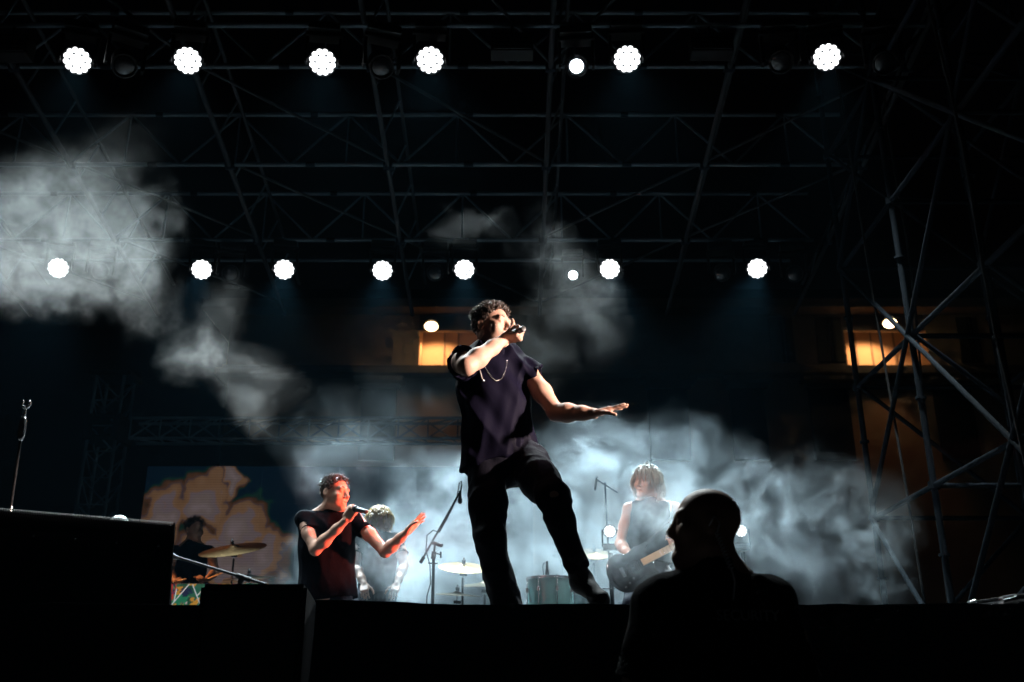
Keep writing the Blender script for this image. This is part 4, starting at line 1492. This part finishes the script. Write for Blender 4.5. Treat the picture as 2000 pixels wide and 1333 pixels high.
# ------------------------------------------------------------------ the other musicians
def generic_person(label, J, H, h, skin, top_mat, hands, hem_px=None, sleeve=.5, trousers=True, arms=None, torso=(.165, .155), fold_seed=1.0, sleeveless=False, top_q=.66, open_mouth=0.0, heavy=0.0, collar=False, nose=(.113, -.030, .0125), sr=(.056, .070)):
    t = thing('person', (J['pelvis'].x, J['pelvis'].y, J.get('floor', STAGE_Z)), label, 'person')
    tf = frame(L=J['shL'] - J['shR'], U=J['chest'] - J['pelvis'])
    S = Sdf(h)
    S.cone(lerp3(J['neck'], J['pelvis'], .45), J['pelvis'], torso[0] - .035, torso[1] - .035, .03, flat=tf[1], q=top_q)
    S.cone(J['shR'], J['shL'], .05, .05, .03)
    H.build(S, open_mouth, heavy, nose)
    S.cone(H.p(0, -.022, -.045), J['neck'], .056 + heavy, .062 + heavy, .03)
    for e in 'RL':
        S.cone(H.p(0, -.03, -.07), lerp3(J['sh' + e], J['neck'], .4), .042, .045, .03)
        arm(S, J['sh' + e], J['el' + e], J['wr' + e], arms or (.052, .045, .040, .039, .027))
        if 'knee' + e in J:
            S.chain([J['hip' + e], J['knee' + e], J['ank' + e]], (.07, .045, .032), .03)
            S.cone(J['ank' + e], J['toe' + e], .036, .028, .02)
    for e in 'RL':
        if hands.get(e):
            hand(S, J['wr' + e], *hands[e][:2], e == 'R', *hands[e][2:])
    sdf_object('body', S, skin, t)
    S = Sdf(h)
    ch_up = _v(J['neck']) - _v(J['pelvis']); ch_up /= np.linalg.norm(ch_up)
    top = _v(J['neck']) - ch_up * torso[0] * .86
    hem = _v(J['hem'])
    S.chain([top, lerp3(J['chest'], J['pelvis'], .25), J['pelvis'], hem + (hem - _v(J['pelvis'])) * .3], (torso[0], torso[0] + .008, torso[1] + .004, torso[1] + .012), .03, flat=tf[1], q=top_q)
    ins = .16 if sleeveless else .0
    S.cone(lerp3(J['shR'], J['shL'], ins), lerp3(J['shL'], J['shR'], ins), .062, .062, .05)
    nk = _v(J['neck'])
    hd = H.p(0, -.022, -.045) - nk
    hd /= np.linalg.norm(hd)
    S.cone(nk - hd * .02, nk + hd * (.035 if collar else .012), .082 + heavy, .072 + heavy, .03)
    for e in 'RL':
        sh, el = _v(J['sh' + e]), _v(J['el' + e])
        d = (el - sh) / np.linalg.norm(el - sh)
        if not sleeveless:
            E = sh + (el - sh) * sleeve
            A = Sdf(h)
            A.cone(lerp3(sh, J['neck'], .12) - ch_up * .014, E + d * .03, sr[0], sr[1], .04)
            A.cut(E, d, .3, .005)
            A.cone(E - d * .05, E + d * .15, sr[1] - .012, sr[1] - .012, .004, '-')
            S.merge(A, .035)
    S.cone(nk + hd * .012, nk + hd * .12, .062 + heavy, .062 + heavy, .004, '-')
    S.cut(hem, hem - _v(J['chest']), .6, .006)
    sdf_object('top', S, top_mat, t, [((.5, 0, -.8), 8.0, .008, .7), ((.15, 0, 1), 11, .006, .8)], fold_seed)
    if trousers:
        S = Sdf(h)
        S.cone(J['pelvis'], lerp3(J['pelvis'], J['chest'], .25), .155, .15, .03, flat=tf[1], q=.7)
        for e in 'RL':
            S.chain([J['hip' + e], J['knee' + e], J['ank' + e]], (.105, .082, .070), .03)
        sdf_object('trousers', S, M_trouser, t, [((.2, 0, -1), 10, .006, .8)], fold_seed + 2)
        for e in 'RL':
            S = Sdf(h)
            a, toe = _v(J['ank' + e]), _v(J['toe' + e])
            S.cone(a, toe, .048, .038, .03)
            S.cone(a - (toe - a) * .25, toe, .038, .030, .02)
            sdf_object('shoe', S, M_boot, t)
    return t


def stand_legs(J, spread=.12, bend=.10, d=(0, -1), floor=STAGE_Z):
    """Legs from the hips down to the floor, knees bent forward."""
    pz = J['pelvis']
    fl = Vector((d[0], d[1], 0)).normalized()
    sd = Vector((-fl.y, fl.x, 0))
    hh = pz.z - floor
    for e, s in (('R', -1), ('L', 1)):
        hip = pz + sd * (.09 * s) + Vector((0, 0, -.06))
        ank = Vector((pz.x, pz.y, floor + .085)) + sd * (spread * s) - fl * .02
        mid = (hip + ank) / 2
        gap = max(0.0, (.86 / 2) ** 2 - ((hip - ank).length / 2) ** 2) ** .5
        J['hip' + e] = hip
        J['knee' + e] = mid + fl * max(bend, min(gap, .34))
        J['ank' + e] = ank
        J['toe' + e] = ank + fl * .15 + sd * .03 * s + Vector((0, 0, -.045))
    return J


# second vocalist, lit red
D = 7.6
J = dict(pelvis=at(640, 1150, D), chest=at(636, 1050, D), neck=at(640, 1003, D), shR=at(592, 1014, D - .06), shL=at(692, 1012, D + .08),
         elR=at(616, 1074, D - .18), wrR=at(676, 1016, D - .34), elL=at(752, 1078, D - .05), wrL=at(794, 1040, D - .18), hem=at(642, 1172, D))
for e, s in (('R', -1), ('L', 1)):      # down on his knees
    J['hip' + e] = J['pelvis'] + Vector((.09 * s, 0, -.05))
    J['knee' + e] = Vector((J['pelvis'].x + .13 * s, D - .06, STAGE_Z + .08))
    J['ank' + e] = Vector((J['pelvis'].x + .13 * s, D + .36, STAGE_Z + .07))
    J['toe' + e] = Vector((J['pelvis'].x + .13 * s, D + .50, STAGE_Z + .04))
H2 = Head(at(654, 966, D - .04), (.86, -.48, .02), (.06, 0, 1), 1.12)
fist = ((62, 75, 45), (66, 78, 45), (70, 80, 45), (74, 82, 45))
hd = _v(at(836, 998, D - .18) - at(794, 1040, D - .18))
t2 = generic_person('kneeling vocalist in a black tee lit red with one arm stretched out', J, H2, .0065, M_skin, M_tee,
                    {'R': (_v(at(697, 985, D - .38) - at(676, 1016, D - .34)), (.3, .9, .3), fist, 3, (30, 25, 20), 1.0),
                     'L': (hd, (.3, -.3, -.9), ((-4, 5, 5), (-2, 6, 5), (2, 8, 5), (5, 10, 8)), 5, (40, 12, 14), 1.05)}, sleeve=.40, torso=(.205, .205), fold_seed=4.4, top_q=.7)
short_hair(H2, M_hair_d, t2, 9, 700, .035)
brows(H2, M_hair_d, t2)
m_a, m_b = at(684, 992, D - .30), at(716, 1000, D - .50)
mt = thing('handheld_microphone', m_b, 'black handheld microphone at the mouth of the red lit vocalist', 'microphone')
q = (m_b - m_a).to_track_quat('Z', 'Y').to_matrix().to_4x4()
mm = Matrix.Translation(m_b) @ q
lathe('handle', [(0, .002), (.013, .0), (.0155, -.006), (.016, -.03), (.020, -.15), (.0, -.15)], M_blackp, mt, 16, mm)
lathe('grille', [(.020, -.15), (.027, -.158), (.027, -.18), (.022, -.20), (.0, -.21)], M_grille, mt, 16, mm)

# fair-haired musician behind him
D = 9.4
J = dict(pelvis=at(735, 1150, D), chest=at(738, 1082, D), neck=at(741, 1046, D), shR=at(703, 1054, D), shL=at(779, 1054, D + .02),
         elR=at(694, 1106, D - .1), wrR=at(712, 1142, D - .3), elL=at(789, 1106, D - .1), wrL=at(775, 1142, D - .3), hem=at(736, 1165, D))
stand_legs(J)
H3 = Head(at(742, 1020, D), (.75, -.6, -.25), (.1, -.2, 1), 1.1)
relax = ((25, 35, 25),) * 4
t3 = generic_person('fair haired musician in black bending down behind the red lit vocalist', J, H3, .009, M_skin, M_tee,
                    {'R': ((.1, -.6, -.6), (.2, .3, -.9), relax), 'L': ((-.1, -.6, -.6), (-.2, .3, -.9), relax)}, sleeve=.6, fold_seed=7.7)
long_hair(H3, M_hair_b, t3, 21, 420, .11, .0065)

# seated drummer in front of the video wall
D = 11.6
rz = STAGE_Z + .15
J = dict(pelvis=at(375, 1150, D), chest=at(372, 1098, D), neck=at(376, 1062, D), shR=at(341, 1076, D), shL=at(409, 1076, D),
         elR=at(331, 1118, D - .1), wrR=at(346, 1138, D - .32), elL=at(422, 1116, D - .1), wrL=at(402, 1134, D - .32), hem=at(375, 1156, D), floor=rz)
J['hipR'] = J['pelvis'] + Vector((-.1, -.02, -.05)); J['hipL'] = J['pelvis'] + Vector((.1, -.02, -.05))
J['kneeR'] = J['pelvis'] + Vector((-.26, -.42, -.06)); J['kneeL'] = J['pelvis'] + Vector((.26, -.42, -.06))
J['ankR'] = Vector((J['kneeR'].x, J['kneeR'].y + .05, STAGE_Z + .09)); J['ankL'] = Vector((J['kneeL'].x, J['kneeL'].y + .05, STAGE_Z + .09))
J['toeR'] = J['ankR'] + Vector((0, -.15, -.05)); J['toeL'] = J['ankL'] + Vector((0, -.15, -.05))
J['floor'] = STAGE_Z
H4 = Head(at(380, 1037, D), (.75, -.62, .05), (0, 0, 1), 1.12)
t4 = generic_person('seated drummer with dark curls in front of the orange cloud picture', J, H4, .009, M_skin2, M_tee,
                    {'R': ((.3, -.8, .3), (.3, .2, -.9), fist), 'L': ((-.3, -.8, .3), (-.3, .2, -.9), fist)}, sleeve=.3, fold_seed=2.7)
short_hair(H4, M_hair_d, t4, 31, 500, .055)
for a, b, lab in [((346, 1136), (362, 1131), 'pale drumstick held by the seated drummer over the chrome drum'), ((402, 1132), (438, 1118), 'pale drumstick raised by the seated drummer towards the orange cymbal')]:
    o = sweep('drumstick', [at(*a, D - .36), at(*b, D - .62)], [.008, .006], mat('pale hickory', (.6, .42, .25), .5), seg=8)
    tag(o, lab, 'drumstick')
st = Vector((J['pelvis'].x, D + .03, STAGE_Z))
t = thing('drum_stool', st, 'black round drum stool under the seated drummer', 'stool')
zs = J['pelvis'].z - .17
lathe('seat', [(0, .0), (.16, -.01), (.175, -.04), (.165, -.08), (0, -.08)], M_black, t, 20, Matrix.Translation((st.x, st.y, zs)))
tube('post', st + Vector((0, 0, .1)), (st.x, st.y, zs - .07), .02, M_chrome, t)
for i in range(3):
    a = i * 2.09
    tube('leg', st + Vector((0, 0, .25)), st + Vector((.25 * math.cos(a), .25 * math.sin(a), .01)), .012, M_chrome, t)

# guitarist
D = 8.5
J = dict(pelvis=at(1268, 1112, D), chest=at(1270, 1028, D), neck=at(1268, 978, D + .02), shR=at(1229, 994, D), shL=at(1318, 994, D + .05),
         elR=at(1211, 1062, D - .02), wrR=at(1230, 1086, D - .22), elL=at(1342, 1062, D - .05), wrL=at(1318, 1074, D - .28), hem=at(1268, 1098, D))
stand_legs(J, .16, .12, (-.2, -1))
H5 = Head(at(1263, 944, D - .03), (-.66, -.74, .0), (.15, 0, 1), 1.15)
t5 = generic_person('guitarist with shaggy ash blond hair in a black sleeveless top', J, H5, .0065, M_skin, M_tee,
                    {'R': ((.75, -.3, -.1), (.1, .9, -.3), ((45, 60, 40),) * 4, 3, (30, 20, 20), 1.0), 'L': ((-.25, -.4, .75), (-.5, .8, .2), ((40, 60, 40),) * 4, 4, (20, 20, 20), 1.0)},
                    sleeveless=True, torso=(.185, .17), fold_seed=5.2, open_mouth=.012)
long_hair(H5, M_hair_g, t5, 44, 520, .13, .0055)
# his electric guitar
G = D - .33
gb = at(1232, 1112, G)
nk_a, nk_b = at(1252, 1100, G), at(1322, 1064, G)
gx = (nk_b - nk_a).normalized()
gz = Vector((0, -1, .12)).normalized()
gz = (gz - gx * gz.dot(gx)).normalized()
gy = gz.cross(gx)
gfr = np.array([gx, gy, gz])
t = thing('electric_guitar', gb, 'black electric guitar with pale maple neck played by the guitarist', 'guitar')
kG = 8.6 / LENS_PX
S = Sdf(.006)


def gp(x, y, z=0): return gb + gx * x + gy * y + gz * z


S.ell(gp(-.07, 0), (.13, .165, .024), gfr, .03)
S.ell(gp(.08, 0), (.12, .135, .024), gfr, .03)
S.cone(gp(.12, .10), gp(.21, .125), .045, .02, .03, flat=gz, q=.6)
S.cone(gp(.12, -.09), gp(.17, -.12), .04, .02, .03, flat=gz, q=.6)
S.cut(gp(0, 0, .021), gz, .5, .006)
M_gtr = mat('black guitar lacquer', (.01, .01, .011), .12, rvary=.05)
gbody = sdf_object('guitar_body', S, M_gtr, t)
M_maple = mat('maple neck', (.48, .33, .19), .4)


def gbox(name, lo, hi, m, bevel=.003, par_=None):
    M4 = Matrix((( *gx, 0), (*gy, 0), (*gz, 0), (0, 0, 0, 1))).transposed()
    return box(name, lo, hi, m, par_ or t, bevel, Matrix.Translation(gb) @ M4)


gneck = gbox('neck', (.12, -.025, .012), (.62, .025, .036), M_maple)
gbox('fretboard', (.10, -.027, .0365), (.60, .027, .041), M_maple, .001, gneck)
gbox('headstock', (.62, -.04, .008), (.80, .045, .026), M_maple, .008)
gbox('bridge', (-.09, -.04, .022), (-.06, .04, .036), M_chrome, .003, gbody)
for x in (-.03, .04): gbox('pickup', (x, -.042, .022), (x + .03, .042, .030), M_blackp, .003, gbody)
for i, y in enumerate((-.08, -.10, -.115)):
    lathe('knob', [(0, .016), (.009, .015), (.011, 0)], M_chrome, gbody, 12, Matrix.Translation(gp(-.02 - i * .045, y, .022)) @ gz.to_track_quat('Z', 'Y').to_matrix().to_4x4())
for i in range(6):
    tube('string', gp(-.075, -.02 + i * .008, .037), gp(.66, -.018 + i * .0072, .043), .0008, M_chrome, t, 4)
for i in range(1, 12):
    x = .60 - .33 * (i / 11)
    gbox('fret', (x, -.026, .0412), (x + .0025, .026, .0428), M_chrome, .0005, gneck)
sweep('strap', [gp(.20, .125, -.01), J['shL'] + Vector((-.05, -.13, -.10)), J['shL'] + Vector((-.05, -.05, .05)), J['shL'] + Vector((-.04, .09, -.02))], .014, M_black, t, 6)
sweep('cable', [gp(-.19, -.08, 0), at(1178, 1150, G), at(1170, 1175, G), at(1165, 1200, G)], .004, M_rubber, t, 6)

# ------------------------------------------------------------------ security man in the pit
D = 3.1
J = dict(pelvis=at(1405, 1400, D + .02), chest=at(1398, 1222, D + .02), neck=at(1392, 1122, D + .03), shR=at(1280, 1174, D), shL=at(1514, 1172, D + .06),
         elR=at(1250, 1340, D + .02), wrR=at(1262, 1480, D - .08), elL=at(1556, 1345, D + .06), wrL=at(1545, 1490, D - .06), hem=at(1405, 1440, D + .02), floor=0.0)
stand_legs(J, .14, .03, (-.2, -1), 0.0)
H6 = Head(at(1377, 1030, D), (-1, .10, .10), (0, 0, 1), 1.0)
t6 = generic_person('bald security man in black polo with coiled earpiece seen in profile', J, H6, .006, M_skin2, M_polo,
                    {'R': ((.05, -.2, -1), (.9, .1, 0), relax), 'L': ((-.05, -.2, -1), (-.9, .1, 0), relax)}, sleeve=.95, torso=(.222, .21), fold_seed=9.1, top_q=.62, arms=(.062, .056, .048, .046, .031), heavy=.008, collar=True, nose=(.102, -.026, .0165), sr=(.078, .084))
M_coil = mat('clear coiled tube', (.7, .72, .75), .2)
c0, c1 = Vector(H6.p(.082, -.03, -.028)), Vector(H6.p(.085, -.075, -.135))
pts = []
ax_ = (c1 - c0).normalized(); n1 = ax_.orthogonal().normalized(); n2 = ax_.cross(n1)
for k in range(120):
    f = k / 119
    a = f * 2 * math.pi * 11
    pts.append(c0.lerp(c1, f) + (n1 * math.cos(a) + n2 * math.sin(a)) * .0075)
sweep('earpiece_coil', pts, .0017, M_coil, t6, 6)
sweep('ear_cable', [c1, Vector(H6.p(.09, -.085, -.17)), Vector(H6.p(.10, -.08, -.24))], .002, M_coil, t6, 6)
sweep('ear_hook', [H6.p(.083, -.005, -.012), H6.p(.088, -.02, .02), H6.p(.086, -.038, .0), c0], .0028, M_coil, t6, 6)
# chest lettering
tc = bpy.data.curves.new('lettering', 'FONT')
tc.body = 'SECURITY'
tc.size = .042
tc.extrude = .0006
tc.align_x = 'CENTER'
to = bpy.data.objects.new('lettering_text', tc)
COL.objects.link(to)
bpy.context.view_layer.update()
me = bpy.data.meshes.new_from_object(to.evaluated_get(bpy.context.evaluated_depsgraph_get()))
bpy.data.objects.remove(to)
lp = at(1462, 1212, D - .155)
link('lettering', me, mat('grey chest print', (.22, .22, .24), .6), t6, Matrix.Translation(lp) @ Matrix.Rotation(math.radians(6), 4, 'Z') @ Matrix.Rotation(math.radians(86), 4, 'X'))

# ------------------------------------------------------------------ drifting stage smoke
def smoke(name, blobs, label, res=.035, dens=2.0, seed=0, lo_n=.40, hi_n=.66, scale=1.3, warp_amp=.9, aniso=.25):
    pts = []
    for c, r, w in blobs:
        c, r = Vector(c), Vector(r)
        pts += [c - r * 1.15 - Vector((.45,) * 3), c + r * 1.15 + Vector((.45,) * 3)]
    lo = Vector([min(p[i] for p in pts) for i in range(3)])
    hi = Vector([max(p[i] for p in pts) for i in range(3)])
    lo.z = max(lo.z, STAGE_Z + .005)
    vol = bpy.data.volumes.new(name)
    ob = bpy.data.objects.new(name, vol)
    COL.objects.link(ob)
    tag(ob, label, 'smoke', None, 'stuff')
    ng = bpy.data.node_groups.new(name, 'GeometryNodeTree')
    ng.interface.new_socket('Geometry', in_out='INPUT', socket_type='NodeSocketGeometry')
    ng.interface.new_socket('Geometry', in_out='OUTPUT', socket_type='NodeSocketGeometry')
    N, L = ng.nodes, ng.links
    out = N.new('NodeGroupOutput')
    vc = N.new('GeometryNodeVolumeCube')
    vc.inputs['Min'].default_value = lo
    vc.inputs['Max'].default_value = hi
    for i, kx in enumerate(('Resolution X', 'Resolution Y', 'Resolution Z')):
        vc.inputs[kx].default_value = max(8, int((hi - lo)[i] / res))

    def M(op, a, b=None, clamp=False):
        n = N.new('ShaderNodeMath'); n.operation = op; n.use_clamp = clamp
        for i, x in enumerate((a, b)):
            if x is None: continue
            if isinstance(x, (int, float)): n.inputs[i].default_value = x
            else: L.new(x, n.inputs[i])
        return n.outputs[0]

    def V(op, a, b=None):
        n = N.new('ShaderNodeVectorMath'); n.operation = op
        for i, x in enumerate((a, b)):
            if x is None: continue
            if isinstance(x, (tuple, list, Vector)): n.inputs[i].default_value = x
            else: L.new(x, n.inputs[i])
        return n.outputs['Value'] if op == 'LENGTH' else n.outputs[0]
    pos = N.new('GeometryNodeInputPosition').outputs[0]
    sp = V('ADD', pos, (seed * 3.17, seed * 1.71, seed * .37))

    def noise_(vec, s, det, rough):
        n = N.new('ShaderNodeTexNoise')
        n.inputs['Scale'].default_value = s
        n.inputs['Detail'].default_value = det
        n.inputs['Roughness'].default_value = rough
        L.new(vec, n.inputs['Vector'])
        return n
    w1 = V('SUBTRACT', noise_(sp, scale * .8, 1, .5).outputs['Color'], (.5, .5, .5))
    w2 = V('SUBTRACT', noise_(sp, scale * 2.6, 1, .5).outputs['Color'], (.5, .5, .5))
    warp = V('ADD', V('MULTIPLY', w1, (warp_amp,) * 3), V('MULTIPLY', w2, (warp_amp * .62,) * 3))
    w3 = V('SUBTRACT', noise_(V('ADD', sp, warp), scale * 6.0, 3, .6).outputs['Color'], (.5, .5, .5))
    q = V('ADD', V('ADD', pos, warp), V('MULTIPLY', w3, (warp_amp * .48,) * 3))
    tot = None
    for c, r, w in blobs:
        l = V('LENGTH', V('DIVIDE', V('SUBTRACT', q, tuple(c)), tuple(r)))
        f = M('MULTIPLY', M('POWER', M('SUBTRACT', 1.0, l, True), 1.3), w)
        tot = f if tot is None else M('ADD', tot, f)
    nn = noise_(V('ADD', sp, V('ADD', V('MULTIPLY', warp, (1.3,) * 3), V('MULTIPLY', w3, (.2,) * 3))), scale * 2.0, 8, .64)
    mr = N.new('ShaderNodeMapRange')
    mr.interpolation_type = 'SMOOTHSTEP'
    mr.inputs['From Min'].default_value = lo_n
    mr.inputs['From Max'].default_value = hi_n
    mr.inputs['To Min'].default_value = .04
    L.new(nn.outputs[0], mr.inputs['Value'])
    d = M('MULTIPLY', M('POWER', M('MINIMUM', tot, 1.2), 1.25), mr.outputs[0])
    fil = noise_(V('ADD', sp, V('ADD', V('MULTIPLY', warp, (2.0,) * 3), V('MULTIPLY', w3, (.35,) * 3))), scale * 3.6, 4, .55)
    rg = M('SUBTRACT', 1.0, M('MULTIPLY', M('ABSOLUTE', M('SUBTRACT', fil.outputs[0], .5)), 5.0), True)
    d = M('MULTIPLY', d, M('ADD', M('MULTIPLY', M('MULTIPLY', rg, rg), 1.5), .35))
    d = M('MULTIPLY', d, dens)
    L.new(d, vc.inputs['Density'])
    m = bpy.data.materials.new(name)
    m.use_nodes = True
    t = m.node_tree
    for n in list(t.nodes):
        if n.type != 'OUTPUT_MATERIAL': t.nodes.remove(n)
    pv = t.nodes.new('ShaderNodeVolumePrincipled')
    pv.inputs['Density'].default_value = 1
    pv.inputs['Color'].default_value = (.80, .86, .88, 1)
    pv.inputs['Anisotropy'].default_value = aniso
    t.links.new(pv.outputs[0], [n for n in t.nodes if n.type == 'OUTPUT_MATERIAL'][0].inputs['Volume'])
    sm = N.new('GeometryNodeSetMaterial')
    sm.inputs['Material'].default_value = m
    L.new(vc.outputs[0], sm.inputs[0])
    L.new(sm.outputs[0], out.inputs[0])
    vol.materials.append(m)
    ob.modifiers.new('smoke', 'NODES').node_group = ng
    return ob


def bl_(px, py, d, rx, ry, rd=None, w=1.0):
    c = at(px, py, d)
    z = (c - cam.location).length / LENS_PX
    return (tuple(c), (rx * z, rd if rd else (rx + ry) * .5 * z, ry * z), w)


smoke('smoke', [bl_(120, 440, 5.9, 205, 150, .55), bl_(10, 480, 5.9, 130, 130, .5), bl_(240, 490, 5.9, 105, 130, .45, .9), bl_(170, 345, 5.9, 100, 70, .35, .4), bl_(230, 260, 5.9, 100, 80, .3, .12),
                bl_(310, 600, 5.9, 75, 65, .3, .4), bl_(415, 705, 5.9, 110, 80, .35, .75), bl_(510, 755, 5.9, 90, 80, .35, .85), bl_(445, 610, 5.9, 60, 80, .25, .16), bl_(60, 560, 5.9, 130, 60, .35, .4)],
      'pale smoke plume drifting under the roof past the lower lamp row', res=.018, dens=2.7, seed=1, scale=1.8, warp_amp=.46)
smoke('smoke', [bl_(1065, 495, 7.4, 90, 75, .3, .8), bl_(950, 462, 7.4, 120, 42, .25, .36), bl_(1120, 590, 7.4, 110, 105, .35, .7), bl_(1055, 440, 7.4, 38, 80, .2, .36), bl_(1030, 690, 7.4, 130, 110, .35, .5), bl_(1175, 610, 7.4, 60, 120, .3, .4)],
      'thin smoke wisp rising behind the head of the singer', res=.021, dens=3.0, seed=2, scale=1.8, warp_amp=.45)
smoke('smoke', [bl_(770, 1100, 9.9, 240, 140, .9, .7), bl_(1040, 1070, 10.3, 300, 190, .9, 1.1), bl_(1000, 1160, 10.3, 560, 100, 1.1, .9), bl_(1200, 900, 10.0, 230, 110, .6, .45), bl_(1290, 1010, 10.2, 200, 130, .7, .45), bl_(900, 960, 10.0, 200, 110, .5, .3)],
      'bright low bank of smoke filling the stage behind the drums', res=.032, dens=3.4, seed=3, scale=1.25, warp_amp=.6)
smoke('smoke', [bl_(690, 850, 7.9, 170, 110, .4, .42), bl_(640, 900, 7.9, 90, 90, .35, .35), bl_(800, 770, 7.9, 190, 80, .35, .22), bl_(790, 1130, 7.9, 120, 80, .3, .6), bl_(745, 1100, 8.6, 100, 90, .3, .7), bl_(1270, 1040, 7.9, 150, 150, .4, .8), bl_(1130, 930, 7.9, 170, 90, .4, .3), bl_(950, 1100, 7.9, 260, 110, .35, .22)],
      'thin veil of smoke drifting between the singer and the band', res=.024, dens=2.2, seed=5, scale=1.6, warp_amp=.5)
smoke('smoke', [bl_(1440, 1000, 8.0, 165, 130, .4, .75), bl_(1540, 940, 8.0, 140, 70, .35, .35), bl_(1700, 985, 8.0, 95, 90, .32, .8), bl_(1735, 1080, 8.0, 75, 120, .32, .55), bl_(1590, 1120, 8.0, 230, 80, .35, .3), bl_(1585, 1030, 8.0, 140, 100, .35, .42), bl_(1420, 890, 8.0, 130, 60, .3, .25)],
      'ragged smoke puffs rolling beside the side scaffold', res=.022, dens=3.2, seed=12.4, scale=1.9, warp_amp=.5, lo_n=.43, hi_n=.62)

# thin even stage haze round the whole place
hz = box('haze', (-14, -1.0, -1.0), (24, 36.0, 14.5), None)
hm = bpy.data.materials.new('thin stage haze')
hm.use_nodes = True
for n in list(hm.node_tree.nodes):
    if n.type != 'OUTPUT_MATERIAL': hm.node_tree.nodes.remove(n)
hv = hm.node_tree.nodes.new('ShaderNodeVolumePrincipled')
hv.inputs['Density'].default_value = HAZE
hv.inputs['Color'].default_value = (.30, .72, 1.0, 1)
hv.inputs['Anisotropy'].default_value = .2
hm.node_tree.links.new(hv.outputs[0], [n for n in hm.node_tree.nodes if n.type == 'OUTPUT_MATERIAL'][0].inputs['Volume'])
hz.data.materials.append(hm)
tag(hz, 'thin even haze hanging over the stage', 'haze', None, 'stuff')
